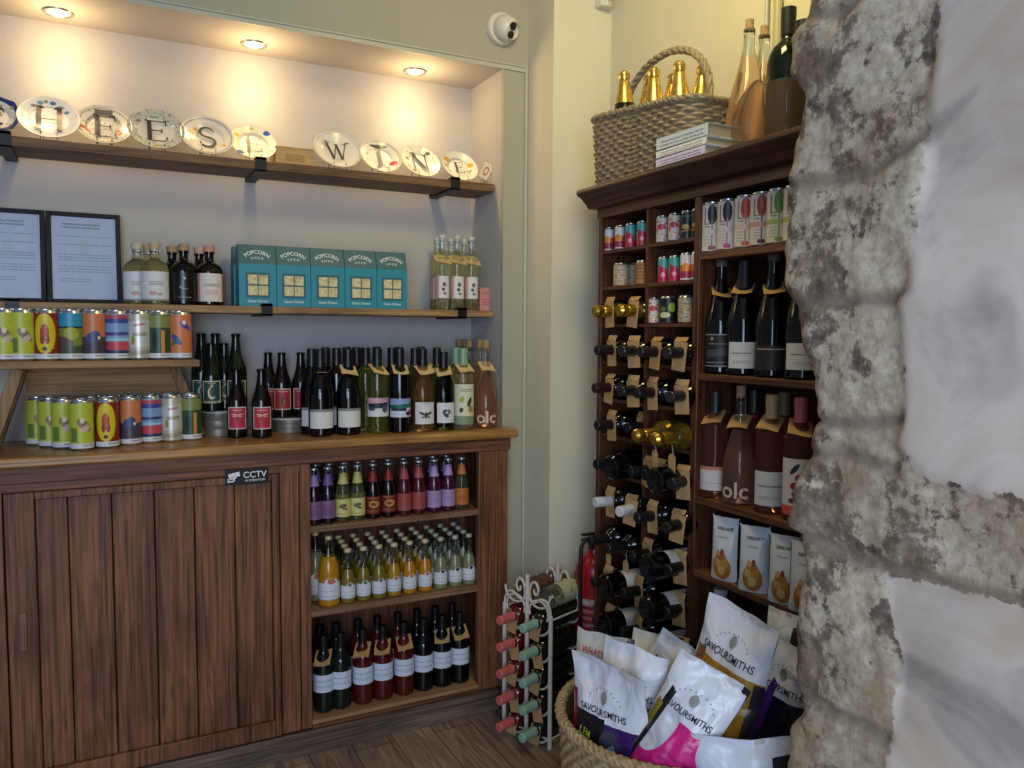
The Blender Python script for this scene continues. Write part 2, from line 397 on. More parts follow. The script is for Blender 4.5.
plate(104, 126, .158, 'E', 'D0CBBB', [('o', .5, .5, .46, .46, 0, 'A9A795', .93), ('o', .5, .5, .33, .33, 0, '9D9A88', .9), ('r', .5, .86, .16, .05, 0, '6B625A'), ('n', 22, .63, '8B8272')]+fl((.14, .42, .05, 'C65A2A'), (.22, .36, .05, 'D4703A'), (.80, .36, .06, 'CF6530'), (.88, .42, .05, 'C65A2A'), (.74, .44, .04, 'D98A4A')), 'plate with orange flowers and grey castle lettered E, first E of the word', tc='453C38', ts=.085)
plate(156, 131, .168, 'E', 'B9BBAE', [('n', 15, .56, '8C9484'), ('e', .5, .5, .32, .32, 0, 'CFCFC4')]+fl((.15, .55, .04, 'DAD6C8'), (.2, .7, .04, '75806A'), (.8, .66, .04, 'DAD6C8'), (.5, .1, .05, 'A9A23C')), 'grey-green leafy plate lettered E, second E of the word', tc='39363A', ts=.085)
plate(207, 134, .164, 'S', 'C9C6BE', [('o', .5, .5, .47, .47, 0, '9A9C9E', .93)]+fl((.2, .6, .06, 'C97F4A'), (.14, .5, .05, 'B77A58'), (.25, .42, .05, 'A0A27A'), (.3, .7, .05, 'CC9A55'), (.2, .35, .04, 'D0A070'), (.8, .3, .04, 'C97F4A')), 'pale plate with orange blossom at its left side lettered S', tc='2B2728', ts=.085)
plate(253, 141, .150, 'E', 'DFDAC4', [('o', .5, .5, .34, .34, 0, 'C9C2A4', .9)]+fl((.82, .82, .08, '3C62B0'), (.2, .18, .08, '3C62B0'), (.16, .7, .06, 'C9B04A'), (.5, .92, .05, 'C9A94A'), (.86, .3, .06, '7F9850'), (.5, .07, .05, '8AA060')), 'plate with two blue butterflies and yellow flowers lettered E, third E of the word', tc='453C38', ts=.065)
plate(337, 151, .165, 'W', 'DAD7CD', [('o', .5, .5, .48, .48, 0, 'B8B5AA', .96), ('n', 30, .68, 'B0AA9C')], 'plain white plate lettered W, right of the little wooden crate', tc='4A4644', ts=.075)
plate(380, 157, .152, 'I', 'DEDACC', [('o', .5, .5, .48, .48, 0, 'B0A890', .95), ('e', .5, .84, .22, .04, 0, '5A564E'), ('e', .5, .2, .18, .03, 0, '5A564E')]+fl((.80, .35, .10, 'C8485E'), (.84, .30, .05, 'E49AA4'), (.18, .6, .05, 'A7A890'), (.2, .4, .04, 'A7A890')), 'white plate with a pink rose lettered I, right of the W plate', tc='5A5048', ts=.075)
plate(420, 161, .148, 'N', 'DDD9C8', [('n', 16, .63, '8E936A'), ('e', .5, .5, .3, .3, 0, 'E4E0D2')]+fl((.2, .35, .06, 'C4AE4A'), (.3, .2, .06, '6E7A44'), (.75, .8, .06, '5A5A40'), (.18, .6, .05, '7D8A50')), 'cream plate with green leaves lettered N, second from the right end', tc='4E4A44', ts=.075)
plate(459, 165, .143, 'E', 'E2DED0', [('o', .5, .5, .32, .32, 0, 'A8A498', .93)]+fl((.18, .72, .09, 'D2A02A'), (.14, .5, .07, 'C9902A'), (.22, .35, .06, '8A8A3A'), (.84, .6, .08, 'D2A02A'), (.78, .42, .06, '9A8A3A')), 'white plate with yellow flowers lettered E, rightmost round plate on the top shelf', tc='453C38', ts=.05)
# small wooden crate, folded card and black speaker-like block
q = at(293, 155, 1, 2.80)
t = thing('wooden_crate', 'small pale wooden crate between the last E plate and the W plate', 'box', (q.x, 2.77, SH1))
W_CR = wood('crate_pine', 'A5814E', 'D0AA70', 0, .6, knots=False)
obj('crate_body', (MB().box(-.065, 0, 0, .065, .10, .006).box(-.065, 0, 0, .065, .006, .062).box(-.065, .094, 0, .065, .1, .062).box(-.065, .006, 0, -.059, .094, .062).box(.059, .006, 0, .065, .094, .062), [W_CR]), t, bevel=.001)
obj('crate_lid', (MB().box(-.065, 0, .062, .065, .1, .067), [W_CR]), t)
obj('burnt_stamp', (MB().box(-.035, -.0008, .018, .035, 0, .046), [art('stamp', 'B98F58', [('t', .5, .5, .45, .42, 0, '7A4A22', 4)])]), t)
q = at(487, 178, 1, 2.76)
t = thing('leaning_card', 'cream card with a red mark leaning at the right end of the top shelf', 'card', (XS-.020, 2.745, SH1+.016), (0, R(28), R(-8)))
obj('card_sheet', (MB().box(-.036, 0, 0, 0, .003, .062), [art('cardart', 'DDD2B4', [('o', .5, .5, .28, .3, 20, 'C4583C', .6)])]), t)

# ------------------------------------------------------------------ framed certificates
def frame(px0, px1, label):
    y = 2.895; a = at(px0, 299, 1, y-.02); b = at(px1, 299, 1, y-.02); w = b.x-a.x; h = .290
    t = thing('framed_certificate', label, 'picture frame', ((a.x+b.x)/2, y-.035, SH2+.001), (R(-6), 0, 0), 'framed certificates')
    f = .014
    obj('frame', (MB().box(-w/2, -.008, 0, -w/2+f, .008, h).box(w/2-f, -.008, 0, w/2, .008, h).box(-w/2+f, -.008, 0, w/2-f, .008, f).box(-w/2+f, -.008, h-f, w/2-f, .008, h), [mat('frame_black', '08080A', .65)]), t, bevel=.0015)
    obj('certificate', (MB().box(-w/2+f, -.001, f, w/2-f, .003, h-f), [art('cert', 'B2BDD6', [('o', .5, .48, .36, .36, 0, 'B3BDD2', .9), ('e', .5, .62, .09, .1, 0, 'AEB8CE'), ('t', .45, .9, .3, .04, 0, '6A7488', 2), ('t', .5, .76, .42, .01, 0, '7E889E', 1), ('t', .5, .66, .42, .008, 0, '4C566C', 1), ('t', .5, .5, .42, .05, 0, '8A94AA', 3), ('t', .5, .36, .42, .05, 0, '8A94AA', 3), ('t', .35, .24, .25, .03, 0, '8A94AA', 2)], .35)]), t)
    obj('backing', (MB().box(-w/2+f*.6, .003, f*.6, w/2-f*.6, .007, h-f*.6), [mat('backing_card', '3A332C', .8)]), t)
    obj('glass', (MB().box(-w/2+f, -.005, f, w/2-f, -.003, h-f), [mat('picture_glass', 'FFFFFF', .03, trans=1, ior=1.3, alpha=.35)]), t)
frame(48, 122, 'black framed certificate leaning beside the pale spirit bottles, the right one of two')
frame(-28, 47, 'black framed certificate at the left edge of the photo, the left one of two')

# ------------------------------------------------------------------ bottles
def glass(name, col, rough=.03, tr=1.0, ior=1.33): return mat(name, col, rough, trans=tr, ior=ior)
G = {
 'black': (mat('glass_black', '07080A', .06), None), 'green': (glass('glass_green', '8C9A50'), None), 'dkgreen': (mat('glass_dark_green', '101A10', .07), None),
 'brown': (mat('glass_brown', '140B08', .07), None), 'clear': (glass('glass_clear', 'E9F2EE', ior=1.45), None),
 'rose': (glass('liquid_rose', 'F3C6AC', tr=.94), 1), 'palerose': (glass('liquid_pale_rose', 'F9DEC6', tr=.96), 1), 'pinkred': (glass('liquid_redrose', 'DE9480', tr=.94), 1), 'paleyellow': (glass('liquid_pale_yellow', 'F3EDC2', tr=.94), 1),
 'lemon': (glass('liquid_lemon', 'F2F2CC', tr=.94), 1), 'amber': (glass('liquid_amber', 'D8B078', tr=.94), 1), 'olive': (glass('liquid_olive', 'C4C468', tr=.94), 1), 'straw': (glass('liquid_straw', 'EDE2B8', tr=.94), 1),
 'orange': (mat('juice_orange', 'B07A1C', .12), 1), 'apple': (mat('juice_apple', '75661F', .12), 1), 'cloudy': (mat('juice_cloudy', '7C7E5C', .12), 1), 'gold_juice': (mat('juice_gold', 'A07A20', .12), 1),
 'purple': (mat('drink_purple', '180A1A', .1), 1), 'pinkdrink': (mat('drink_pink', '4A141E', .1), 1), 'berry': (mat('drink_berry', '14060A', .08), 1), 'magenta': (mat('drink_magenta', '421430', .1), 1),
 'limedrink': (glass('drink_lime', 'BEC296', tr=.94), 1), 'darkred': (mat('sauce_dark_red', '4A120C', .08), 1), 'teagreen': (glass('liquid_pale_green', 'E6ECD6', tr=.94), 1),
}
CLR = glass('glass_clear', 'E9F2EE')
K = { # body profiles (r, z) from base to mouth
 'bord': [(0, .016), (.02, .008), (.032, 0), (.0375, .005), (.0375, .188), (.035, .203), (.027, .216), (.018, .226), (.0145, .238), (.0138, .28), (.0155, .283), (.0155, .292), (.0, .292)],
 'burg': [(0, .016), (.02, .008), (.035, 0), (.041, .006), (.041, .125), (.0395, .15), (.034, .178), (.026, .203), (.0185, .225), (.0148, .245), (.0138, .28), (.0155, .283), (.0155, .290), (0, .290)],
 'hock': [(0, .01), (.03, 0), (.0365, .006), (.0365, .12), (.035, .15), (.030, .18), (.0225, .215), (.0165, .25), (.014, .285), (.0155, .288), (.0155, .296), (0, .296)],
 'bell': [(0, .016), (.025, .004), (.036, 0), (.046, .008), (.0475, .05), (.0465, .09), (.041, .13), (.031, .17), (.021, .205), (.0155, .24), (.0138, .282), (.0155, .286), (.0155, .294), (0, .294)],
 'spark': [(0, .018), (.025, .006), (.038, 0), (.0435, .007), (.0435, .135), (.041, .16), (.034, .19), (.025, .225), (.018, .255), (.0148, .28), (.0155, .305), (0, .305)],
 'beer': [(0, .008), (.026, 0), (.0325, .005), (.0325, .108), (.031, .124), (.0255, .143), (.0195, .163), (.0155, .185), (.0130, .21), (.0135, .220), (.0135, .226), (0, .226)],
 'tallbeer': [(0, .008), (.028, 0), (.0345, .005), (.0345, .125), (.0325, .145), (.026, .165), (.0195, .188), (.0155, .215), (.0135, .245), (.0145, .252), (.0145, .258), (0, .258)],
 'soda': [(0, .006), (.021, 0), (.0255, .004), (.0255, .085), (.0245, .10), (.0205, .118), (.0150, .138), (.0115, .155), (.0110, .18), (.0125, .183), (.0125, .188), (0, .188)],
 'juice': [(0, .006), (.020, 0), (.0245, .004), (.0245, .068), (.0225, .088), (.0165, .108), (.0115, .130), (.0095, .16), (.0098, .172), (0, .172)],
 'bigjuice': [(0, .008), (.03, 0), (.0355, .005), (.0355, .105), (.033, .128), (.027, .15), (.018, .175), (.0125, .20), (.0120, .222), (0, .222)],
 'cider': [(0, .01), (.03, 0), (.0355, .005), (.0355, .15), (.0335, .168), (.024, .187), (.0165, .20), (.0135, .215), (.0125, .248), (.0142, .25), (.0142, .256), (0, .256)],
 'spirit': [(0, .012), (.03, .004), (.036, 0), (.040, .005), (.040, .098), (.038, .112), (.029, .126), (.018, .134), (.0135, .14), (.0128, .158), (.0155, .160), (.0155, .165), (0, .165)],
 'tallclear': [(0, .01), (.018, .002), (.021, 0), (.0235, .004), (.0235, .16), (.0225, .172), (.016, .19), (.0115, .2), (.0105, .232), (.012, .234), (.012, .24), (0, .24)],
 'magnum': [(0, .02), (.035, .006), (.056, 0), (.064, .009), (.066, .06), (.064, .12), (.054, .18), (.039, .24), (.026, .29), (.0185, .335), (.016, .37), (.0175, .373), (.0175, .385), (0, .385)],
 'magbord': [(0, .02), (.035, .006), (.049, 0), (.0535, .009), (.0535, .19), (.052, .225), (.043, .252), (.03, .268), (.021, .278), (.018, .292), (.017, .345), (.019, .348), (.019, .36), (0, .36)],
}
def prof_r(p, z):
    r = 0
    for (r0, z0), (r1, z1) in zip(p[2:], p[3:]):
        if z0 <= z <= z1 and z1 > z0: return r0+(r1-r0)*(z-z0)/(z1-z0)
    return p[-2][0]
def smooth_prof(p):
    """round the shoulder by inserting spline points"""
    out = []
    for i in range(len(p)-1):
        p0, p1, p2, p3 = p[max(i-1, 0)], p[i], p[i+1], p[min(i+2, len(p)-1)]
        out.append(p1)
        if 4 <= i <= len(p)-5:
            for t in (.33, .67):
                f = lambda k: .5*((2*p1[k])+(-p0[k]+p2[k])*t+(2*p0[k]-5*p1[k]+4*p2[k]-p3[k])*t*t+(-p0[k]+3*p1[k]-3*p2[k]+p3[k])*t**3)
                out.append((f(0), f(1)))
    out.append(p[-1]); return out
KRAFT = mat('kraft_card', 'B4905F', .8, var=.12, vs=20); CREAM = mat('cream_card', 'D9BE8C', .75, var=.08, vs=20); STRING = mat('white_string', 'C9C6BC', .8)
CORK = mat('cork', 'A08560', .8, var=.25, vs=90)
def capmat(c, rough=.35, metal=0): return mat('cap_'+c, c, rough, metal)
def bottle(kind, g, pos, label, cat='wine bottle', group=None, lab=None, cap=('screw', '111114'), tg=None, face=-95, rot=None, fill=None, sc=1.0, text=None, name='wine_bottle', squash=1.0, capext=None, lab2=None):
    p = K[kind]; H = p[-1][1]; sp = smooth_prof(p)
    if rot is None: rot = (0, 0, 0)
    t = thing(name, label, cat, pos, rot, group); t.scale = (sc, sc, sc)
    gm, liq = G[g]; fz = fill if fill is not None else H*.80
    def body():
        def mif(j): return 1 if (liq and sp[j][1] >= fz) else 0
        return MB().lathe(sp, 24, mif=mif).mesh('glass_body', [gm, CLR])
    obj('glass_body', cached(('b', kind, g, fz), body), t)
    for lb in (lab, lab2):
        if not lb: continue
        z0, z1, ang, lm = lb
        def lbm():
            n = 6; pr = [(prof_r(p, z0+(z1-z0)*i/n)+.0006, z0+(z1-z0)*i/n) for i in range(n+1)]
            return MB().lathe(pr, 20, a0=R(-ang/2), a1=R(ang/2), uvz=(z0, z1)).mesh('label', [lm])
        obj('label', cached(('l', kind, z0, z1, ang, lm.name), lbm), t, rot=(0, 0, R(face)))
    ct, cc = cap[0], cap[1]
    def cp():
        m = MB(); rn = p[-2][0]
        if ct == 'screw':
            d = cap[2] if len(cap) > 2 else .058
            m.lathe([(prof_r(p, H-d)+.0008, H-d), (prof_r(p, H-d*.6)+.0009, H-d*.6), (rn+.0004, H-.02), (rn+.0006, H), (rn*.9, H+.0025), (0, H+.0025)], 18)
            return m.mesh('capsule', [capmat(cc, .38)])
        if ct == 'crown':
            m.lathe([(rn+.0018, H-.006), (rn+.0012, H-.001), (rn*.8, H+.0015), (0, H+.0015)], 18); return m.mesh('crown_cap', [capmat(cc, .3, .5)])
        if ct == 'gold':
            m.lathe([(prof_r(p, H-.105)+.0012, H-.105), (prof_r(p, H-.06)+.002, H-.06), (rn+.003, H-.034), (rn-.0005, H-.028), (rn+.004, H-.018), (rn+.0035, H-.004), (rn*.8, H+.004), (0, H+.004)], 20)
            return m.mesh('foil', [mat('foil_'+cc, cc, .25, .85, var=.15, vs=60)])
        if ct == 'cork':
            m.lathe([(.0125, H-.005), (.0125, H+.028), (.011, H+.03), (0, H+.03)], 16); return m.mesh('cork', [CORK])
        if ct == 'top':
            m.lathe([(.0125, H), (.0165, H+.001), (.0165, H+.018), (.0155, H+.02), (0, H+.02)], 18); return m.mesh('stopper', [capmat(cc, .5)])
        if ct == 'wax':
            m.lathe([(prof_r(p, H-.07)+.001, H-.07), (rn+.001, H-.02), (rn+.001, H+.002), (0, H+.004)], 16); return m.mesh('wax_seal', [capmat(cc, .5)])
        if ct == 'flip':
            m.lathe([(.010, H), (.0125, H+.004), (.011, H+.013), (0, H+.015)], 14); return m.mesh('stopper', [capmat(cc, .35)])
    nm = {'screw': 'capsule', 'crown': 'crown_cap', 'gold': 'foil', 'cork': 'cork', 'top': 'stopper', 'wax': 'wax_seal', 'flip': 'stopper'}[ct]
    obj(nm, cached(('c', kind, cap), cp), t)
    if text:
        st, z, size, tm, rad = text
        def tx(): return MB().text(st, size, lambda x, y: ((prof_r(p, z+y)+.0007)*cos(x/rad), (prof_r(p, z+y)+.0007)*sin(x/rad), z+y)).mesh('lettering', [tm])
        obj('lettering', cached(('t', kind, st, z, size), tx), t, rot=(0, 0, R(face)))
    if tg:
        ty, var = tg[0], tg[1]; tm = KRAFT if len(tg) < 3 else tg[2]
        zr = H-.075
        def tgm():
            m = MB(); rn = prof_r(p, zr)
            if ty == 'collar':   # card slipped over the neck and tipped forward
                def fn(u, v):
                    x = (u-.5)*.054; d = -.020+.066*v; a = R((var*37) % 26-13)
                    return (d*cos(a)-x*sin(a), d*sin(a)+x*cos(a), zr+.020-.028*v+.004*sin(3*u+var))
                m.grid(fn, 6, 4); m.grid(lambda u, v: tuple(Vector(fn(u, v))-Vector((0, 0, .0008))), 6, 4, flip=True)
            elif ty == 'hang':    # card turned down along the bottle
                m.box(.0, -.022, zr-.075, .0016, .022, zr, M=Matrix.Translation((rn+.008, 0, 0)) @ Matrix.Rotation(R(-14), 4, 'Y') @ Matrix.Translation((.012, 0, 0)))
                m.box(-rn-.004, -.016, zr, rn+.016, .016, zr+.0012)
            elif ty == 'neck':    # on a lying bottle: card across the neck hanging down, its top fold leaning back
                zt = H-.054
                m.box(-.050, -.023, zt, rn+.004, .023, zt+.0012, M=Matrix.Rotation(R(4 if var == 1 else -7), 4, 'Z'))
                m.box(0, -.021, 0, .016, .021, .0012, M=Matrix.Translation((rn+.004, 0, zt)) @ Matrix.Rotation(R(25 if var == 1 else 45), 4, 'Y'))
            return m.mesh('price_tag', [tm])
        fa = face if ty != 'neck' else (0 if var >= 0 else 180)
        z0 = {'neck': 0}.get(ty, 0)
        obj('price_tag', cached(('g', kind, ty, var, tm.name), tgm), t, rot=(0, 0, R(tg[3] if len(tg) > 3 else fa)))
    return t

# label prints
L = {
 'white': art('lab_white', 'D8D8D4', [('r', .5, .93, .5, .07, 0, '8A8884')], .6),
 'bee': art('lab_bee', 'D9D8D8', [('e', .5, .40, .05, .16, 0, '1E1E22'), ('e', .34, .48, .16, .06, -25, '3A3A40'), ('e', .66, .48, .16, .06, 25, '3A3A40'), ('e', .38, .32, .1, .04, 20, '55555A'), ('e', .62, .32, .1, .04, -20, '55555A'), ('t', .5, .92, .2, .03, 0, '555555', 1)], .6),
 'floral': art('lab_floral', 'D9DADC', [('e', .45, .5, .16, .18, 30, '4A4E56'), ('e', .6, .55, .12, .12, -30, '6C7078'), ('e', .5, .36, .1, .1, 0, '3A3E46'), ('e', .5, .52, .06, .06, 0, 'C8CACE'), ('t', .5, .92, .1, .02, 0, '555555', 1)], .6),
 'arch': art('lab_arch', 'DAD8BC', [('r', .5, .10, .5, .11, 0, '7F9578'), ('e', .32, .62, .10, .07, 30, 'A8B040'), ('e', .62, .56, .07, .14, -35, '38402E'), ('e', .68, .38, .12, .09, 0, '9C9430'), ('e', .30, .36, .08, .06, 20, '4A4640'), ('t', .5, .86, .25, .04, 0, '55605A', 2)], .6),
 'collage': art('lab_collage', 'D5D7DA', [('r', .5, .84, .5, .16, 0, 'CE9AA6'), ('r', .45, .58, .4, .14, 4, '1B2036'), ('e', .7, .42, .12, .22, 0, '40506E'), ('r', .2, .40, .12, .08, -10, '34506A'), ('n', 10, .66, '1A2640')], .5),
 'collage2': art('lab_collage2', 'C9D0DC', [('r', .5, .86, .5, .14, 0, '8AA0CC'), ('r', .5, .60, .5, .11, 3, '186A5C'), ('r', .35, .42, .3, .08, 0, '202A4A'), ('e', .75, .2, .12, .13, 0, '2A1E2A'), ('r', .88, .25, .08, .16, 0, 'B04A50')], .5),
 'redfly': art('lab_redfly', 'E0CFC6', [('r', .5, .5, .44, .46, 0, 'B83048'), ('t', .5, .84, .28, .035, 0, 'E8D0C8', 1), ('e', .5, .46, .022, .26, 0, '3A2A24'), ('e', .34, .66, .16, .028, -6, 'E0C49A'), ('e', .66, .66, .16, .028, 6, 'E0C49A'), ('e', .36, .58, .14, .022, 8, 'D4B48A'), ('e', .64, .58, .14, .022, -8, 'D4B48A'), ('e', .5, .70, .04, .05, 0, '4A3020')], .5),
 'redpour': art('lab_redpour', 'D8C8B8', [('r', .5, .5, .44, .46, 0, 'A32A30'), ('t', .5, .84, .28, .035, 0, 'E0D0C8', 1), ('e', .5, .42, .1, .22, 0, '2E2226'), ('e', .48, .62, .06, .08, 0, '57474A'), ('e', .56, .36, .03, .2, 0, '8C7A74')], .5),
 'teal': art('lab_teal', 'CDC9A4', [('r', .5, .52, .43, .44, 0, '1E4A44'), ('e', .5, .45, .20, .28, 0, 'D8D2AC'), ('e', .56, .50, .17, .24, 0, '1C3C38'), ('e', .5, .78, .06, .06, 0, 'C9B070'), ('t', .5, .88, .2, .03, 0, 'D0CCA8', 1), ('r', .5, .05, .3, .02, 0, '6A6A48')], .5),
 'spirit': art('lab_spirit', 'D6D8D8', [('t', .55, .58, .22, .08, 0, '5A5E60', 3), ('e', .45, .25, .12, .08, 0, 'C9A0A0'), ('e', .65, .22, .08, .06, 0, 'A9B0A0'), ('r', .5, .03, .5, .03, 0, '9AA0A0')], .6),
 'peach': art('lab_peach', 'DDD2C8', [('r', .08, .5, .10, .5, 0, 'C88A7C'), ('r', .95, .5, .06, .5, 0, 'C98F6A'), ('t', .55, .6, .25, .06, 0, '3A3A3A', 2), ('t', .55, .3, .2, .1, 0, 'B98A80', 3)], .6),
 'blackprint': art('lab_blackprint', '0B0C0E', [('e', .5, .48, .14, .07, 0, '8A8E90'), ('e', .54, .5, .12, .06, 0, '0B0C0E'), ('e', .52, .80, .03, .05, 40, 'B0B4B6'), ('t', .5, .12, .2, .025, 0, '9A9EA0', 1)], .3),
 'tallwhite': art('lab_tallwhite', 'DCDAD8', [('r', .12, .5, .12, .5, 0, 'D09C94'), ('e', .55, .62, .1, .1, 0, '6A5A5A'), ('e', .5, .4, .1, .08, 0, '555A68'), ('e', .58, .22, .1, .07, 0, '8A7A7A')], .6),
 'plum': art('lab_plum', '7C5878', [('t', .5, .7, .35, .05, 0, '5A3A60', 1), ('e', .5, .4, .2, .22, 0, '6A4A72')], .5),
 'yellowlab': art('lab_yellow', 'C9C07A', [('e', .5, .62, .18, .12, 20, '5A5A34'), ('e', .6, .45, .14, .05, -10, '4A4A2C'), ('t', .5, .12, .3, .04, 0, '8A8448', 1)], .5),
 'redgold': art('lab_redgold', '6E1A18', [('e', .55, .55, .26, .2, 0, 'B08A3A'), ('e', .5, .55, .12, .1, 0, '6E1A18'), ('t', .5, .88, .35, .04, 0, 'B08A3A', 1), ('t', .5, .15, .35, .04, 0, 'A87A3A', 1)], .5),
 'coral': art('lab_coral', '9C4A44', [('t', .5, .85, .35, .04, 0, '7A2E30', 1), ('e', .5, .45, .22, .22, 0, '9C4440')], .5),
 'lilac': art('lab_lilac', 'A88CB4', [('t', .5, .78, .35, .04, 0, '5A4A78', 1), ('e', .5, .45, .2, .2, 0, '9C80B4')], .5),
 'orangelab': art('lab_orange', 'B4722E', [('t', .5, .8, .35, .04, 0, '7A4418', 1), ('e', .5, .45, .2, .2, 0, '9C5E24')], .5),
 'farm': art('lab_farm', 'D3D8DC', [('t', .5, .5, .3, .03, 0, '4A5058', 1), ('t', .5, .22, .34, .06, 0, '8A9098', 2), ('r', .5, .03, .5, .03, 0, 'A8AEB4')], .6),
 'tbl': art('lab_print', 'C9D2E4', [('t', .5, .62, .36, .04, 0, '3A4252', 1), ('t', .5, .32, .36, .08, 0, '8A93A8', 3)], .6),
 'linedwhite': art('lab_lined', 'D2D2D0', [('t', .5, .55, .35, .05, 0, '4A4A4A', 1), ('t', .5, .25, .3, .06, 0, '8A8A8A', 2)], .6),
 'rosewhite': art('lab_rosewhite', 'D6D2D0', [('r', .5, .93, .5, .08, 0, 'C8856C'), ('t', .5, .3, .3, .03, 0, '9A9A9A', 1)], .6),
 'gravure': art('lab_gravure', '15171A', [('r', .5, .97, .5, .012, 0, '9A9A94'), ('r', .5, .03, .5, .012, 0, '9A9A94'), ('e', .3, .85, .05, .05, 0, 'A8A070'), ('t', .5, .68, .35, .03, 0, '8A8A88', 1), ('t', .5, .42, .4, .12, 8, '6A6C6C', 5), ('t', .4, .12, .3, .03, 0, '8A8A88', 1)], .5),
 'bandbrown': art('lab_bandbrown', '241F22', [('t', .5, .82, .38, .05, 0, 'C2B4A8', 1)], .5),
 'redfruit': art('lab_redfruit', 'D8D2CE', [('r', .5, .08, .5, .09, 0, 'D2564A'), ('e', .4, .82, .14, .05, 40, '2C2A2C'), ('e', .55, .66, .14, .08, 0, 'A01E2C'), ('e', .42, .52, .12, .07, 0, '8A1A28'), ('e', .5, .38, .16, .09, 0, 'B02436'), ('e', .4, .26, .14, .05, 0, '6A3030')], .5),
 'brownlab': art('lab_brownmag', '372C25', [], .7),
 'rackwhite': art('lab_rack', 'C9C8C2', [('t', .5, .5, .3, .2, 0, 'A8A6A0', 3)], .6),
}
white_ink = mat('white_ink', 'D8BCA8', .5)

# -- counter and cabinet
def build_cabinet():
    wx = wood('cabinet_wood_across', '4C2A18', '8C5A3A', 0); wz = wood('cabinet_wood_upright', '4A2816', '94603E', 2); wl = wood('cabinet_wood_pale', '6A4C34', '96755A', 0)
    X0, X1, O0, O1 = -.75, 1.307, .585, 1.190
    t = thing('cabinet', 'long dark stained wooden cabinet with a plank door and three bottle shelves', 'cabinet', (0, YC, 0))
    zt = .973+.0
    obj('apron', (MB().box(X0, -.003, zt-.005, X1+.010, .02, CT-.031), [wx]), t, bevel=.003)
    obj('plinth', (MB().box(X0, -.012, 0, X1-.035, .012, .078), [wood('plinth_wood', '463A32', '7C6A5C', 0)]), t, bevel=.003)
    obj('top_rail', (MB().box(X0, .002, .945, O0, .022, .968), [wx]), t)
    # uprights
    for a, b, nm in ((-.75, -.262, 'side_board'), (.488, .548, 'front_post'), (.551, O0, 'front_post'), (O1, O1+.078, 'front_post'), (O1+.08, X1, 'corner_post')):
        obj(nm, (MB().box(a, .0, .082, b, .03, .967), [wz]), t, bevel=.003)
    obj('side_panel', (MB().box(X1-.02, .03, .0, X1, YB-YC-.01, CT-.031), [wz]), t)
    obj('partition', (MB().box(O0-.025, .03, .08, O0-.005, YB-YC-.02, CT-.031), [wz]), t)
    obj('back_panel', (MB().box(X0, YB-YC-.02, .02, X1-.02, YB-YC-.01, CT-.031), [wz]), t)
    for z in (.757, .474): obj('shelf', (MB().box(O0-.005, .004, z-.020, X1-.021, YB-YC-.02, z), [wl]), t, bevel=.002)
    obj('bottom_shelf', (MB().box(O0-.005, .004, .085, X1-.021, YB-YC-.02, .105), [wood('bottom_board', '9A7450', 'C49C70', 0)]), t)
    obj('bottom_rail', (MB().box(O0, -.002, .08, O1, .015, .092), [wx]), t)
    # plank door
    d0, d1, z0, z1 = -.258, .484, .082, .943
    dd = obj('door', (MB().box(d0, -.006, z0, -.185, .02, z1).box(.463, -.006, z0, d1, .02, z1).box(-.185, -.006, z1-.022, .463, .02, z1).box(-.185, -.006, z0, .463, .02, .135), [wz]), t, bevel=.003)
    xs = [-.185, -.104, .008, .122, .233, .351, .463]
    for a, b in zip(xs, xs[1:]): obj('plank', (MB().box(a+.0012, .006, .135, b-.0012, .018, z1-.022), [wz]), dd, bevel=.003)
    obj('door_handle', (MB().box(-.229, -.012, .497, -.213, -.006, .604), [mat('handle_wood', '7A5A42', .5, var=.2)]).__class__((MB().box(-.229, -.013, .497, -.213, -.006, .604).box(-.224, -.016, .51, -.218, -.013, .59), [mat('handle_wood', '7A5A42', .5, var=.2)])), dd, bevel=.002)
    ct = obj('counter_top', (MB().prism([(X0, YC-.028), (X1+.028, YC-.028), (X1+.028, YA-.002), (XS-.004, YA-.002), (XS-.004, YB-.003), (X0, YB-.003)], CT-.03, CT), [wood('counter_oak', '8A5E2E', 'CC9A58', 0, .33)]), bevel=.006)
    tag(ct, 'long polished brown wooden worktop lying on the cabinet', 'worktop')
build_cabinet()
sg = thing('cctv_sign', 'small black CCTV sign with a white camera symbol fixed on the cabinet rail', 'sign', (at(246.5, 476, 1, YC)[0], YC-.012, at(246.5, 476, 1, YC)[2]))
obj('plate', (MB().box(-.065, 0, -.024, .065, .002, .024), [mat('sign_black', '0C0D12', .35)]), sg)
wi = mat('sign_white', 'E4E6EA', .5)
obj('lettering', (MB().text('CCTV', .027, lambda x, y: (x+.024, -.0006, y+.006)).text('IN OPERATION', .0088, lambda x, y: (x+.024, -.0006, y-.012)), [wi]), sg)
obj('camera_symbol', (MB().bar((-.055, -.0006, .004), (-.022, -.0006, .011), .001, .014, up=(0, 0, 1)).bar((-.052, -.0006, -.004), (-.032, -.0006, .0), .001, .006).box(-.042, -.001, -.012, -.037, 0, .002).box(-.056, -.001, -.014, -.040, 0, -.010).box(-.058, -.001, -.016, -.054, 0, -.003), [wi]), sg)

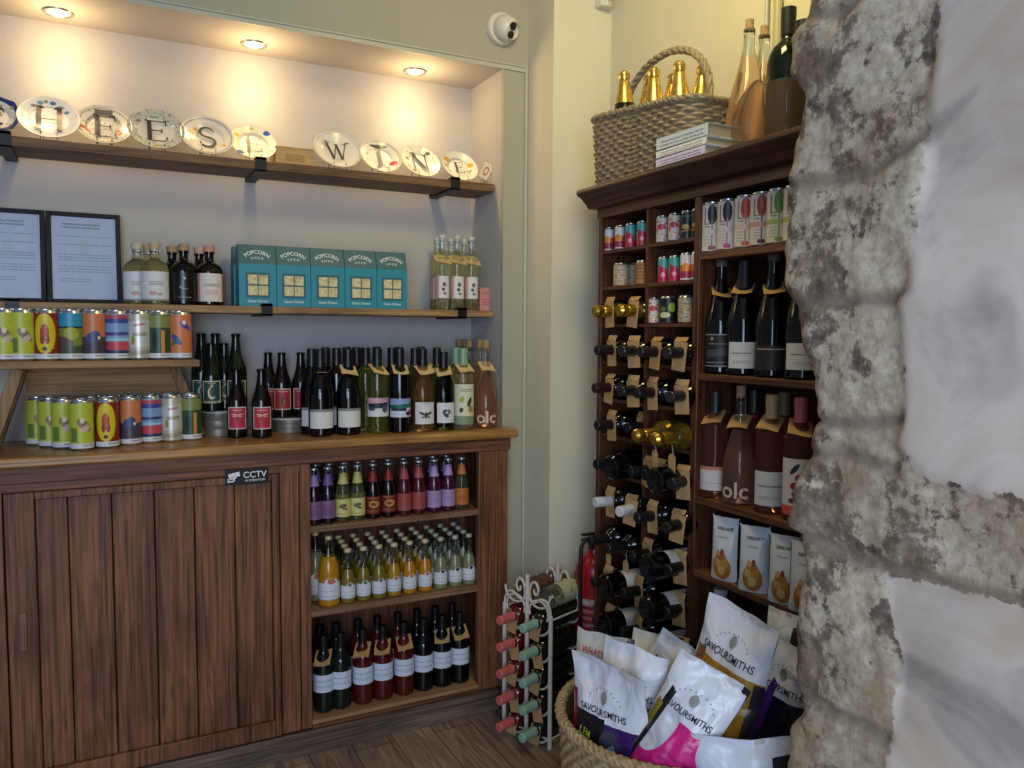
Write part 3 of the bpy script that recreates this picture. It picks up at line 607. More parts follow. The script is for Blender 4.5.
# ------------------------------------------------------------------ cans
ALU = mat('aluminium', 'C6C8CA', .25, .9)
def can(pos, H, r, m, label, cat='drinks can', group=None, face=-95, name='drinks_can', z1=.92, z0=.045, top=ALU):
    t = thing(name, label, cat, pos, (0, 0, R(random.uniform(-4, 4))), group)
    obj('can_body', cached(('can', H, r, top.name), lambda: MB().lathe([(0, .003), (r*.78, .003), (r*.80, 0), (r*.97, H*z0*.8), (r*.99, H*z0), (r*.99, H*z1), (r*.86, H*.965), (r*.84, H*.985), (r*.86, H), (r*.80, H), (r*.78, H*.985), (0, H*.985)], 24).mesh('can_body', [top])), t)
    obj('printed_sleeve', cached(('sl', H, r, m.name), lambda: MB().lathe([(r, H*z0), (r, H*z1)], 32, a0=-pi, a1=pi, uvz=(H*z0, H*z1)).mesh('printed_sleeve', [m])), t, rot=(0, 0, R(face)))
    return t
foot = ('r', .5, .045, .6, .062, 0, 'D8D8D8'); footx = ('t', .62, .05, .1, .02, 0, '333333', 1)
CA = {
 'lime': art('can_lime', 'B9BE3C', [('e', .56, .52, .07, .16, 25, '8A6A50'), ('e', .58, .44, .05, .09, -30, 'C9B49A'), ('e', .54, .62, .03, .06, 0, 'D8D0B0'), ('r', .42, .3, .05, .16, 0, '66803A'), ('n', 12, .67, 'A4B030'), foot, footx], .4),
 'yellow': art('can_yellow', '8A2A22', [('e', .5, .55, .14, .44, 0, 'D8C020'), ('e', .5, .58, .055, .18, 0, 'B0442C'), ('e', .47, .42, .03, .1, 0, '9C3A28'), ('e', .53, .42, .03, .1, 0, '9C3A28'), ('e', .5, .22, .03, .05, 0, '3A2A20'), ('n', 14, .68, 'C4A41C'), foot, footx], .4),
 'aqua': art('can_aqua', '7A8A3A', [('r', .5, .86, .6, .16, 0, '2F94B4'), ('r', .5, .69, .6, .02, 0, '20303A'), ('e', .52, .55, .1, .14, 0, 'A8A83C'), ('e', .42, .36, .1, .14, 40, '5E4A4A'), ('r', .5, .2, .6, .08, 0, '46543A'), foot, footx], .4),
 'sunset': art('can_sunset', 'CC7A4A', [('r', .5, .28, .6, .2, 0, '4A3E4C'), ('e', .53, .5, .07, .12, 0, '3C4A78'), ('e', .46, .46, .05, .1, 0, '46507A'), ('e', .58, .46, .02, .04, 0, 'E0D090'), foot, footx], .4),
 'stripe': art('can_stripe', '7A9CC4', [('r', .5, .93, .6, .05, 0, 'B04A5C'), ('r', .5, .84, .6, .05, 0, '3A4690'), ('r', .5, .55, .6, .035, 2, '4A3A80'), ('r', .5, .42, .6, .03, 0, '9ACADC'), ('r', .5, .28, .6, .1, 0, 'C44A52'), ('r', .5, .14, .6, .04, 0, '2C3A6A'), foot, footx], .4),
 'silver': art('can_silver', 'C2C0AC', [('r', .52, .55, .2, .3, 8, 'D8D6CC'), ('t', .52, .74, .08, .05, 15, 'B4384A', 1), ('t', .52, .5, .1, .08, 5, '8A8A5A', 1), ('r', .5, .12, .6, .05, 8, 'A8A488'), ('e', .42, .4, .03, .1, 0, 'A8A830')], .35, .3),
 'green': art('can_green', '2E4A34', [('r', .5, .84, .6, .14, 0, '7E8A4C'), ('r', .56, .36, .025, .28, 0, 'CC8A3C'), ('e', .45, .4, .05, .2, 0, '1E3426'), foot, footx], .4),
 'orange': art('can_orange', 'D07A48', [('e', .45, .42, .05, .14, 25, '3C4E9C'), ('e', .42, .36, .035, .1, -30, '2E7A50'), ('e', .58, .74, .045, .12, 35, '4A4A9A'), ('e', .56, .82, .03, .05, 0, 'E0DCE0'), foot, footx], .4),
}
nice = dict(lime='lime green', yellow='yellow and maroon', aqua='turquoise and olive', sunset='orange and dusky purple', stripe='blue and red striped', silver='silver and cream', green='dark green', orange='orange with blue patches')
# riser bench
WB = wood('bench_wood', '765632', 'AA8454', 0, .6); WBz = wood('bench_leg_wood', '6E5030', '9E7A4C', 2, .6)
rb = thing('riser_bench', 'low wooden bench with splayed legs standing on the worktop under the upper cans', 'bench', (0, 2.62, CT))
zb = .262
obj('bench_top', (MB().box(-.75, -.01, zb-.022, .262, .215, zb), [WB]), rb, bevel=.003)
obj('back_board', (MB().box(-.215, .17, zb-.120, .215, .185, zb-.022), [WB]), rb)
for sx, d in ((-.235, -1), (.215, 1)):
    for yy in ((.008, .165) if d < 0 else (.165,)):
        obj('leg', (MB().bar((sx-d*.015, yy+.015, zb-.022), (sx+d*.062, yy+.01, .004), .032, .03, up=(0, 1, 0)), [WBz]), rb, bevel=.002)
zc = CT+zb; rc, Hc = .0335, .150
top = [(-18, 'lime'), (4, 'lime'), (22, 'lime'), (47, 'yellow'), (71, 'aqua'), (94, 'sunset'), (117, 'stripe'), (139, 'silver'), (159.5, 'green'), (180, 'orange')]
wh = ['cut by the photo edge', 'leftmost fully in view', 'right beside the yellow can']
for i, (px, k) in enumerate(top):
    q = at(px, 330, 1, 2.655)
    lb = nice[k]+' beer can standing on the bench top'+((', '+wh[i]) if i < 3 else '')
    can((q.x, 2.655, zc), Hc, rc, CA[k], lb, group='beer cans on the bench')
bot = [(82, 451, 'lime', 'front lime green beer can on the worktop, next to the yellow can'), (64, 449.5, 'lime', 'lime green beer can on the worktop, second of the slanting lime row'), (50, 448, 'lime', 'lime green beer can on the worktop, third of the slanting lime row'), (37.5, 445.8, 'lime', 'lime green beer can on the worktop, furthest left behind the bench leg'),
       (108, 448.8, 'yellow', 'yellow and maroon beer can standing on the worktop under the bench'), (131, 445.8, 'sunset', 'orange and dusky purple beer can standing on the worktop under the bench'), (152, 443.6, 'stripe', 'blue and red striped beer can standing on the worktop under the bench'),
       (173, 442.5, 'silver', 'silver and cream beer can standing on the worktop under the bench'), (192.5, 441, 'green', 'dark green beer can on the worktop, right end of the lower row')]
for px, py, k, lb in bot:
    q = at(px, py, 2, CT); can((q.x, q.y+rc, CT), Hc, rc*.97, CA[k], lb, group='beer cans on the worktop')
for i, px in enumerate((92, 112, 133, 152, 170)):
    q = at(px, 420, 1, 2.765); kk = ['lime', 'yellow', 'sunset', 'stripe', 'silver'][i]
    can((q.x, 2.765, CT), Hc, rc*.97, CA[kk], nice[kk]+' beer can in the shaded second row under the bench', group='second row of beer cans under the bench')

# ------------------------------------------------------------------ round risers and beer bottles
for px, h, w, lab_ in ((219, .083, .056, 'left round metal riser under the green labelled bottles'), (290, .050, .064, 'right round metal riser under three red labelled bottles')):
    q = at(px, 431, 1, 2.835)
    t = thing('round_riser', lab_, 'display riser', (q.x, 2.835, CT))
    obj('drum', (MB().lathe([(0, 0), (w, 0), (w, h*.28), (w*.985, h*.30), (w, h*.32), (w, h*.62), (w*.985, h*.64), (w, h*.66), (w, h-.006), (0, h-.006)], 36), [mat('riser_grey', '7E766A', .4, .3, var=.15, vs=9)]), t)
    obj('pale_top', (MB().lathe([(0, h-.006), (w+.004, h-.006), (w+.004, h), (0, h)], 36), [mat('riser_top', 'B8B8B4', .5)]), t)
beerlab = (.030, .100, 120)
def beer(px, py, z, k, lb, kind='beer', yy=None, grp='red labelled beer bottles'):
    q = at(px, py, 2, z) if yy is None else at(px, py, 1, yy)
    y = q.y+.033 if yy is None else yy
    bottle(kind, 'brown' if k != 'teal' else 'dkgreen', (q.x, y, z), lb, 'beer bottle', grp, lab=(.030, .103, 112, L[k]), cap=('crown', '0C0C0E'), face=-97, name='beer_bottle')
beer(239, 438.3, CT, 'redfly', 'pink-red dragonfly labelled dark bottle, left one of the front pair on the worktop')
beer(264, 438.3, CT, 'redfly', 'pink-red dragonfly labelled dark bottle, right one of the front pair on the worktop')
z2 = CT+.050
beer(263, 0, z2, 'redpour', 'red labelled dark beer bottle on the right round riser, left one mostly hidden', yy=2.84)
beer(277, 0, z2, 'redpour', 'red labelled dark beer bottle on the right round riser, middle of three', yy=2.815)
beer(296.5, 0, z2, 'redpour', 'red labelled dark beer bottle on the right round riser, right one of three', yy=2.815)
z3 = CT+.083
beer(204.5, 0, z3, 'teal', 'dark bottle with a teal label on the left round riser, left front one', yy=2.80, grp='teal labelled bottles', kind='beer')
beer(218, 0, z3, 'teal', 'dark bottle with a teal label on the left round riser, set back between two others', yy=2.86, grp='teal labelled bottles')
beer(230, 0, z3, 'teal', 'dark bottle with a teal label on the left round riser, right front one', yy=2.80, grp='teal labelled bottles', kind='tallbeer')
beer(209, 0, z3, 'teal', 'taller dark beer bottle at the back of the left round riser', yy=2.87, grp='teal labelled bottles', kind='tallbeer')
beer(194.5, 0, z3-.0, 'teal', 'taller dark beer bottle behind the orange can, leftmost on the riser', yy=2.86, grp='teal labelled bottles', kind='tallbeer')

# ------------------------------------------------------------------ wines on the worktop
def wine(px, py, kind, g, lb, **k):
    q = at(px, py, 2, CT); r = K[kind][3][0]
    return bottle(kind, g, (q.x, q.y+r, CT), lb, group=k.pop('group', 'wines on the worktop, front row'), **k)
wine(324, 437, 'burg', 'black', 'dark bottle with plain white label and kraft tag, leftmost of the front wine row', lab=(.028, .092, 130, L['white']), tg=('hang', 1))
wine(352, 435.5, 'burg', 'black', 'dark bottle with plain white label and cream tag, second in the front wine row', lab=(.028, .092, 130, L['white']), tg=('collar', 1, CREAM))
wine(381, 434, 'bord', 'olive', 'green glass bottle with a pink and navy collage label', lab=(.06, .125, 150, L['collage']), tg=('collar', 2, CREAM), fill=.3)
wine(403.5, 433, 'bord', 'black', 'dark bottle with a blue, teal and white collage label', lab=(.055, .12, 150, L['collage2']), tg=('collar', 3, CREAM))
wine(427, 432, 'burg', 'amber', 'amber wine bottle with a white label showing a dark bee', lab=(.028, .105, 110, L['bee']), tg=('collar', 4, CREAM), fill=.3)
wine(448, 431, 'burg', 'green', 'green wine bottle with a white label showing a grey flower', lab=(.03, .105, 105, L['floral']), tg=('collar', 5, CREAM), sc=.96, fill=.3)
wine(467.5, 430, 'bord', 'straw', 'clear bottle with an arched cream label of lemons and a mint green cap', lab=(.02, .165, 150, L['arch']), cap=('screw', '7FA588'), tg=('collar', 6, CREAM), fill=.23)
wine(491, 428.5, 'bell', 'rose', 'bell shaped rose wine bottle lettered olc at the right end of the worktop', cap=('cork', ''), tg=('collar', 7, CREAM), fill=.235, text=('olc', .042, .062, white_ink, .046), face=-112)
# second and third rows
row2 = [(312, 'burg', 'black', '131316'), (337, 'bord', 'black', '131316'), (366, 'bord', 'olive', '131316'), (392, 'bord', 'black', '131316'), (415, 'burg', 'amber', '1B1B1E'), (437, 'bord', 'green', '1B1B1E'), (456, 'bord', 'straw', '7FA588'), (480, 'bell', 'rose', '')]
for i, (px, k, g, cc) in enumerate(row2):
    q = at(px, 400, 1, 2.735)
    bottle(k, g, (q.x, 2.735, CT), 'wine bottle in the second row, just left of the '+['leftmost white labelled', 'second white labelled', 'pink collage', 'blue collage', 'bee labelled', 'grey flower labelled', 'lemon labelled', 'olc lettered'][i]+' bottle', group='wines on the worktop, second row', cap=('screw', cc) if cc else ('cork', ''), fill=.235 if g in ('rose', 'straw') else .3,
           lab=(.028, .092, 130, L['white']) if i < 2 else None, tg=('collar', i, CREAM) if i in (5,) else None)
row3 = [(326, 'bord', 'black', '131316'), (347, 'bord', 'black', '1A1A1E'), (357, 'bord', 'dkgreen', '131316'), (377, 'bord', 'black', '131316'), (399, 'bord', 'dkgreen', '1B1B1E'), (421, 'bord', 'dkgreen', '3A443C'), (441, 'bord', 'straw', '7FA588'), (459, 'bell', 'straw', ''), (469, 'bell', 'lemon', ''), (487, 'bell', 'rose', '')]
for i, (px, k, g, cc) in enumerate(row3):
    yy = 2.825+(.045 if i % 2 else 0); q = at(px, 400, 1, yy)
    bottle(k, g, (min(q.x, XS-.05), yy, CT), 'wine bottle at the worktop\'s back, '+['between the two white labelled bottles, left', 'between the two white labelled bottles, right', 'black capsuled, left of the pink collage bottle', 'with black capsule behind the pink collage bottle', 'with black capsule behind the blue collage bottle', 'with grey-green capsule behind the bee labelled bottle', 'with mint capsule behind the grey flower bottle', 'corked and pale, left of the lemon labelled bottle', 'corked and pale, behind the lemon labelled bottle', 'corked rose, behind the olc bottle'][i],
           group='wines on the worktop, back rows', cap=('screw', cc) if cc else ('cork', ''), fill=.235 if g in ('rose', 'straw', 'lemon') else .3)

# ------------------------------------------------------------------ second shelf: spirits, popcorn, clear bottles
def spirit(px, yy, g, lb, l=None, capc='C09A6A', **k):
    q = at(px, 300, 1, yy)
    bottle('spirit', g, (q.x, yy, SH2), lb, 'spirit bottle', 'spirit bottles on the lower alcove shelf', lab=(.012, .098, 140, L[l]) if l else None, cap=('top', capc), face=-95, name='spirit_bottle', fill=.15, sc=1.05, **k)
spirit(155.5, 2.76, 'paleyellow', 'squat bottle of pale yellow spirit with a white label, front one of the pale group', 'spirit', 'B9A080')
spirit(138, 2.80, 'paleyellow', 'squat bottle of pale yellow spirit, leftmost beside the framed certificate', 'spirit', 'C4B49A')
spirit(149, 2.86, 'paleyellow', 'squat bottle of pale yellow spirit, at the back of the pale group', None, 'B9A080')
spirit(184.5, 2.76, 'black', 'squat black bottle printed with a small white crescent mark', 'blackprint', 'A88A5C')
spirit(173, 2.84, 'black', 'squat black bottle behind and left of the crescent printed one', None, 'A88A5C')
spirit(210, 2.76, 'brown', 'squat dark bottle with a cream label edged in peach, nearest the popcorn boxes', 'peach', 'C08A78')
spirit(200, 2.84, 'brown', 'squat dark bottle partly hidden behind the peach edged label bottle', 'peach', 'C0A088')
# popcorn cartons
TEAL = mat('carton_teal', '2F8CA0', .5); TEALD = mat('carton_dark_teal', '2F646E', .5)
xs = [239, 277, 311, 345, 377, 407.5]
def popbox(xa, xb, yy, lb, dep=.075):
    w = xb-xa-.002; h1, h2 = .141, .205
    t = thing('popcorn_carton', lb, 'popcorn box', ((xa+xb)/2, yy, SH2), group='popcorn cartons')
    def cm():
        m = MB().box(-w/2, 0, 0, w/2, dep, h1)
        return m.mesh('carton', [TEAL])
    obj('carton', cached(('pc', round(w, 4)), cm), t)
    sl = .022
    def rf():
        m = MB(); v = [(-w/2, -.0005, h1), (w/2, -.0005, h1), (w/2, dep, h1), (-w/2, dep, h1), (-w/2, sl, h2), (w/2, sl, h2), (w/2, dep-sl, h2), (-w/2, dep-sl, h2)]
        m.v = v
        for f in ((0, 1, 5, 4), (1, 2, 6, 5), (2, 3, 7, 6), (3, 0, 4, 7), (4, 5, 6, 7), (3, 2, 1, 0)): m.face(f)
        return m.mesh('gable_top', [TEALD], 0)
    obj('gable_top', cached(('pg', round(w, 4)), rf), t)
    def tx():
        def arch(x, y, z0, rad):
            a = x/rad; zz = z0+(rad+y)*cos(a)-rad; xx = (rad+y)*sin(a); return (xx, sl*(zz-h1)/(h2-h1)-.0012, zz)
        m = MB(); m.text('POPCORN', .0185, lambda x, y: arch(x, y, h1+.040, .06)); m.text('S H E D', .0105, lambda x, y: arch(x*1.2, y, h1+.020, .09))
        return m.mesh('brand_lettering', [wi])
    obj('brand_lettering', cached('ptx', tx), t)
    def tx2(): return MB().text('Gourmet Popcorn' if 0 else 'Goats Cheese', .0115, lambda x, y: (x, -.0006, y+.018)).mesh('flavour_lettering', [wi])
    obj('flavour_lettering', cached('ptx2', tx2), t)
    def wn():
        m = MB(); ww = .078; m.box(-ww/2, -.0012, .030, ww/2, 0, .030+.082, 0)
        for a in (-1, 1):
            for b in (0, 1):
                cx = a*.0170; cz = .053+b*.036; m.box(cx-.0152, -.002, cz-.0155, cx+.0152, -.0012, cz+.0155, 1)
        return m.mesh('window', [TEALD, mat('popcorn_fill', 'D8C89A', .7, var=.35, vs=75, bmp=.8)])
    obj('window', cached('pwn', wn), t)
pxs = [at(x, 300, 1, 2.735).x for x in xs]
for i in range(5):
    popbox(pxs[i], pxs[i+1], 2.735, 'teal popcorn carton, '+['first from the left, beside the dark spirit bottles', 'second from the left', 'middle one of the front five', 'fourth from the left', 'rightmost, nearest the tall clear bottles'][i])
    popbox(pxs[i]-.004, pxs[i+1]-.004, 2.82, 'teal popcorn carton in the hidden back row, directly behind the '+['first', 'second', 'third', 'fourth', 'fifth'][i]+' front carton')
for i, (px, yy) in enumerate(((442, 2.76), (457, 2.76), (471, 2.76), (437, 2.85), (451, 2.85), (464, 2.85))):
    q = at(px, 300, 1, yy)
    bottle('tallclear', 'lemon', (q.x, yy, SH2), 'tall slim clear bottle of pale lemon drink, '+['left one of the front three', 'middle one of the front three', 'right one of the front three', 'back row left', 'back row middle', 'back row right'][i], 'bottle', 'tall slim bottles on the lower alcove shelf', lab=(.04, .115, 150, L['tallwhite']), cap=('flip', 'C8C8BC'), fill=.19, sc=1.10, tg=('collar', 8, CREAM) if i < 3 else None, name='slim_bottle', face=-100)
q = at(484, 300, 1, 2.78)
t = thing('pink_carton', 'small pink box with red lettering at the right end of the lower alcove shelf', 'box', (q.x+.0, 2.76, SH2))
obj('carton', (MB().box(-.026, 0, 0, .026, .05, .088), [art('pinkbox', 'C98A86', [('t', .5, .8, .35, .07, 0, 'A02A30', 2), ('t', .5, .35, .38, .16, 0, 'A8383C', 3)])]), t, bevel=.0015)
obj('tuck_flap', (MB().box(-.025, .001, .088, .025, .049, .089), [mat('pink_card', 'C98A86', .6)]), t)

# ------------------------------------------------------------------ bottles in the cabinet
Z1, Z2, Z3 = .757, .474, .105
sodas = [(314, 'plum', 'purple', '8A7AB4'), (328, 'plum', 'purple', '6A4A86'), (343, 'yellowlab', 'limedrink', 'B9B06A'), (357.5, 'yellowlab', 'limedrink', 'B9B06A'), (373, 'redgold', 'berry', '7A1E1C'), (388.5, 'redgold', 'berry', '7A1E1C'), (404, 'coral', 'pinkdrink', 'A04850'), (418.5, 'coral', 'pinkdrink', 'A04850'), (434, 'lilac', 'magenta', 'A890C4'), (448, 'lilac', 'magenta', 'A890C4'), (461.5, 'orangelab', 'limedrink', 'B46A34')]
nm = dict(plum='plum purple', yellowlab='pale yellow', redgold='dark red', coral='coral pink', lilac='lilac', orangelab='orange')
prev = None
for row, (dy, sh) in enumerate(((0, 0), (.075, -.004))):
    prev = None
    for i, (px, l, g, nc) in enumerate(sodas):
        if row and i in (10,): continue
        yy = YC+.048+dy; q = at(px, 500, 1, YC+.048)
        side = 'right of its pair' if prev == l else 'left of its pair'
        if l == 'orangelab': side = 'at the right end'
        prev = l
        bottle('soda', g, (q.x+(.024 if row else 0), yy, Z1), nm[l]+' labelled soda bottle, '+('front row' if not row else 'second row')+' of top cabinet shelf, '+side, 'soda bottle', 'soda bottles on the top cabinet shelf', lab=(.018, .078, 170, L[l]), lab2=(.128, .164, 358, mat('neckband_'+nc, nc, .5)), cap=('crown', 'A8A8A8'), face=-105, fill=.14, name='soda_bottle')
        
def emblem(kind, z0, rad, col):
    m = MB(); p = K[kind]
    for k, (rr, mi) in enumerate(((rad, 0), (rad*.55, 1))):
        b = len(m.v)
        for i in range(20):
            a = 2*pi*i/20; x, z = rr*cos(a), z0+rr*sin(a)+(.004 if k else 0); q = prof_r(p, z)+.0009+.0004*k; m.v.append((q*cos(x/.0245), q*sin(x/.0245), z))
        m.face(range(b, b+20), mi)
    return m.mesh('round_emblem', [mat('emblem_white', 'D0D6DA', .6), mat('fruit_'+col, col, .6)])
ju = [(348, 'apple'), (363.5, 'apple'), (379, 'apple'), (394, 'gold_juice'), (409.5, 'orange'), (425, 'orange'), (440.5, 'cloudy'), (455, 'cloudy'), (468.5, 'cloudy')]
LFM = L['farm']
ordn = ['first', 'second', 'third', 'fourth', 'fifth', 'sixth', 'seventh', 'eighth', 'ninth']
jn = dict(apple='green-gold apple', gold_juice='golden', orange='orange', cloudy='pale cloudy')
for row in range(4):
    for i, (px, g) in enumerate(ju):
        q = at(px, 590, 1, YC+.05); yy = YC+.05+row*.062
        x = q.x+.006*row
        if x > 1.25: continue
        t = bottle('juice', g, (x, yy, Z2), jn[g]+' juice bottle, middle cabinet shelf, '+['front', 'second', 'third', 'back'][row]+' row, '+ordn[i]+' from the left', 'juice bottle', 'juice bottles on the middle cabinet shelf', lab=(.018, .062, 170, LFM) if row < 2 else None, cap=('flip', 'C9B88A' if g != 'cloudy' else 'A8A890'), face=-105, fill=.11, name='juice_bottle')
        if row == 0: obj('round_emblem', cached(('emb', g), lambda: emblem('juice', .062, .0115, {'apple': '5A6A5A', 'gold_juice': 'B05A3A', 'orange': 'C06A4A', 'cloudy': '2A2A34'}[g])), t, rot=(0, 0, R(-105+14)))
for px, lb, g in ((329, 'large bottle of orange juice at the left of the middle cabinet shelf', 'orange'), (312, 'large bottle of green apple juice cut by the cabinet post on the middle shelf', 'cloudy')):
    q = at(px, 590, 1, YC+.055)
    t = bottle('bigjuice', g, (max(q.x, .63) if px < 320 else q.x, YC+.055 if px > 320 else YC+.13, Z2), lb, 'juice bottle', 'large juice bottles', lab=(.024, .082, 170, LFM), cap=('flip', 'D0C08A'), face=-105, fill=.16, name='juice_bottle')
    obj('round_emblem', emblem('bigjuice', .083, .016, 'C06A4A'), t, rot=(0, 0, R(-105+14)))
low = [(320, 'dkgreen'), (341, 'dkgreen'), (363, 'darkred'), (383, 'darkred'), (404, 'darkred'), (423.5, 'black'), (442, 'black'), (459.5, 'black')]
for row in range(2):
    for i, (px, g) in enumerate(low):
        q = at(px, 700, 1, YC+.07); yy = YC+.07+row*.10
        bottle('cider', g, (max(q.x, .64)+.012*row, yy, Z3), ('dark green' if g == 'dkgreen' else 'deep red' if g == 'darkred' else 'black')+' bottle on the bottom cabinet shelf, '+['front', 'back'][row]+' row, '+ordn[i]+' from the left', 'bottle', 'bottles on the bottom cabinet shelf', lab=(.072, .132, 160, L['tbl']), cap=('screw', '0E0E10', .04), face=-105, fill=.21, name='labelled_bottle', tg=('collar', 10+i % 3) if row == 0 and i not in (1, 5) else None)

# ------------------------------------------------------------------ tall wine unit on the right
UY0, UY1, UD, YM, TOPZ = .98, 2.150, 1.663, 1.90, 1.79
ROWS = [1.658, 1.543, 1.426, 1.307, 1.190, 1.075, .955, .836, .716, .597, .478, .36, .24, .12]
RS = [1.611, 1.291, .955, .752]
def build_unit():
    uz = wood('unit_wood_upright', '3A2014', '6E4228', 2, .45); uy = wood('unit_wood_along', '3A2014', '6E4228', 1, .45); ud = wood('unit_top_wood', '2C1A14', '543628', 1, .4)
    D = XW-.004-XU
    t = thing('wine_rack_unit', 'tall dark brown wooden wine unit with pigeonholes and open shelves under a cornice', 'shelving unit', (XU, 0, 0))
    obj('back_panel', (MB().box(D-.008, UY0, .02, D, UY1, TOPZ), [uz]), t)
    for a, b, nme in ((UY1-.018, UY1, 'side_panel'), (UY0, UY0+.02, 'side_panel'), (UD-.0, UD+.024, 'divider')):
        obj(nme, (MB().box(0, a, 0, D-.008, b, TOPZ), [uz]), t, bevel=.002)
    obj('column_divider', (MB().box(.004, YM-.005, .02, D-.01, YM+.005, TOPZ), [uz]), t)
    for z in ROWS:
        obj('shelf', (MB().box(.003, UD+.024, z-.010, D-.009, YM-.005, z).box(.003, YM+.005, z-.010, D-.009, UY1-.018, z), [uy]), t)
    for z in RS: obj('shelf', (MB().box(.002, UY0+.02, z-.018, D-.009, UD, z), [wood('unit_shelf_mid', '4A2C1A', '7A5032', 1, .45)]), t, bevel=.002)
    obj('plinth', (MB().box(.012, UY0, 0, .03, UY1, .08), [uy]), t)
    # cornice: profile swept along the front
    obj('frieze', (MB().box(-.004, UY0, TOPZ-.028, D-.009, UY1+.004, TOPZ), [uy]), t)
    pr = [(-.004, TOPZ), (-.030, TOPZ+.002), (-.033, TOPZ+.008), (-.036, TOPZ+.014), (-.042, TOPZ+.022), (-.052, TOPZ+.036), (-.060, TOPZ+.042), (-.064, TOPZ+.048), (-.064, TOPZ+.056), (-.060, TOPZ+.062), (D-.009, TOPZ+.062), (D-.009, TOPZ)]
    m = MB(); n = len(pr)
    for side in (0, 1):
        for x, z in pr:
            off = -min(x, 0)*.55
            m.v.append((x, UY0 if side == 0 else UY1+(off if x < D-.02 else 0), z))
    m.face(range(n)[::-1]); 
    for i in range(n): j = (i+1) % n; m.face((i, j, n+j, n+i))
    m.face([n+i for i in range(n)])
    # moulding returning across the far end
    obj('cornice', (m, [ud]), t)
build_unit()
UT = TOPZ+.062

# small tins and cans in the pigeonholes
T = {
 'sun': art('tin_sun', 'D8D0CC', [('r', .5, .40, .5, .20, 0, 'C8603A'), ('e', .5, .5, .1, .18, 0, 'DC8A30'), ('r', .5, .2, .5, .14, 0, '9A2A4A')], .35),
 'tealpink': art('tin_teal', '4AA09C', [('e', .5, .35, .16, .3, 0, 'B02A48'), ('r', .5, .12, .6, .14, 0, 'B02A44'), ('e', .42, .6, .05, .16, 20, 'A8284A'), ('e', .52, .3, .06, .1, 0, 'D8A0A8')], .35),
 'pinkwhite': art('tin_pink', 'CFC4B8', [('n', 9, .58, 'C04A4C'), ('e', .5, .62, .12, .12, 0, 'B83A44')], .4),
 'blackyel': art('tin_black', '16201C', [('e', .48, .45, .1, .1, 0, 'B0A040'), ('r', .5, .3, .2, .03, 20, 'B0642C'), ('r', .5, .86, .6, .04, 0, '3A5A50')], .4),
 'beige': art('tin_beige', 'B4A68A', [('n', 13, .55, '8A6A50'), ('r', .5, .97, .6, .05, 0, '8A8A80')], .5),
 'kraft': art('tin_kraft', 'A8703E', [('t', .5, .5, .2, .4, 0, '6A4020', 5)], .6),
 'blacklime': art('tin_blacklime', '12180E', [('e', .6, .62, .07, .2, 0, '8AA03A'), ('e', .45, .3, .12, .12, 0, 'C8C8A0'), ('e', .42, .55, .06, .1, 0, '5A7A2A')], .4),
}
def tin(px, shelf, k, h, r, lb, back=0):
    x = XU+.028+back; q = at(px, 300, 0, x)
    can((x, q.y, shelf), h, r, T[k], lb, 'tin', 'tins and small cans in the wine unit', face=222, name='small_can')
hole = ['top left', 'top right', 'second row left', 'second row right', 'third row right']
for px, k, lb in ((608, 'sun', 'small white and orange can in the top left pigeonhole, first from the left'), (619, 'sun', 'small white and orange can in the top left pigeonhole, second from the left'), (629.5, 'tealpink', 'small teal and crimson can in the top left pigeonhole, third from the left'), (641, 'tealpink', 'small teal and crimson can in the top left pigeonhole, at its right end')):
    tin(px, ROWS[0], k, .075, .0168, lb)
for px, k, lb in ((661, 'pinkwhite', 'small red and cream can in the top middle pigeonhole, left one'), (673, 'pinkwhite', 'small red and cream can in the top middle pigeonhole, second one'), (685.5, 'blackyel', 'small black and yellow can in the top middle pigeonhole, left of the last'), (696, 'blackyel', 'small black and yellow can in the top middle pigeonhole, half hidden by the divider')):
    tin(px, ROWS[0], k, .078, .0178, lb)
for px, k, h, r, lb, b in ((620.5, 'beige', .073, .024, 'wide beige speckled tin in the second row left pigeonhole', 0), (634.5, 'beige', .073, .022, 'beige speckled tin tucked behind the kraft tin', .045), (641.5, 'kraft', .073, .0185, 'brown kraft paper tin in the second row left pigeonhole', 0),
                            (663, 'tealpink', .075, .0168, 'small teal and crimson can in the second row middle pigeonhole, left one', 0), (673.8, 'tealpink', .075, .0168, 'small teal and crimson can in the second row middle pigeonhole, second one', 0), (685.8, 'sun', .078, .0178, 'small white and orange can in the second row middle pigeonhole', 0), (696.5, 'sun', .078, .0168, 'small white and orange can half hidden by the divider in the second row', 0)):
    tin(px, ROWS[1], k, h, r, lb, b)
for px, k, h, r, lb, b in ((654, 'pinkwhite', .076, .0175, 'red and cream can in the third row middle pigeonhole', 0), (668.5, 'blacklime', .078, .0245, 'black tin printed with a lime slice in the third row middle pigeonhole', 0), (679.5, 'blackyel', .073, .016, 'dark can behind the lime slice tin', .06), (686, 'beige', .078, .0215, 'wide beige speckled tin in the third row middle pigeonhole', 0)):
    tin(px, ROWS[2], k, h, r, lb, b)
def tall(name, glassc, stem, acc): return art(name, 'D9D3C8', [('e', .53, .78, .075, .22, 0, glassc), ('r', .53, .36, .012, .30, 0, stem), ('e', .53, .06, .06, .05, 0, stem), ('r', .41, .74, .012, .18, 0, '6A6460'), ('t', .45, .56, .05, .06, 0, '4A4440', 2), ('r', .5, .40, .3, .05, 0, acc), ('t', .46, .22, .07, .12, 0, 'A49A90', 4)], .4)
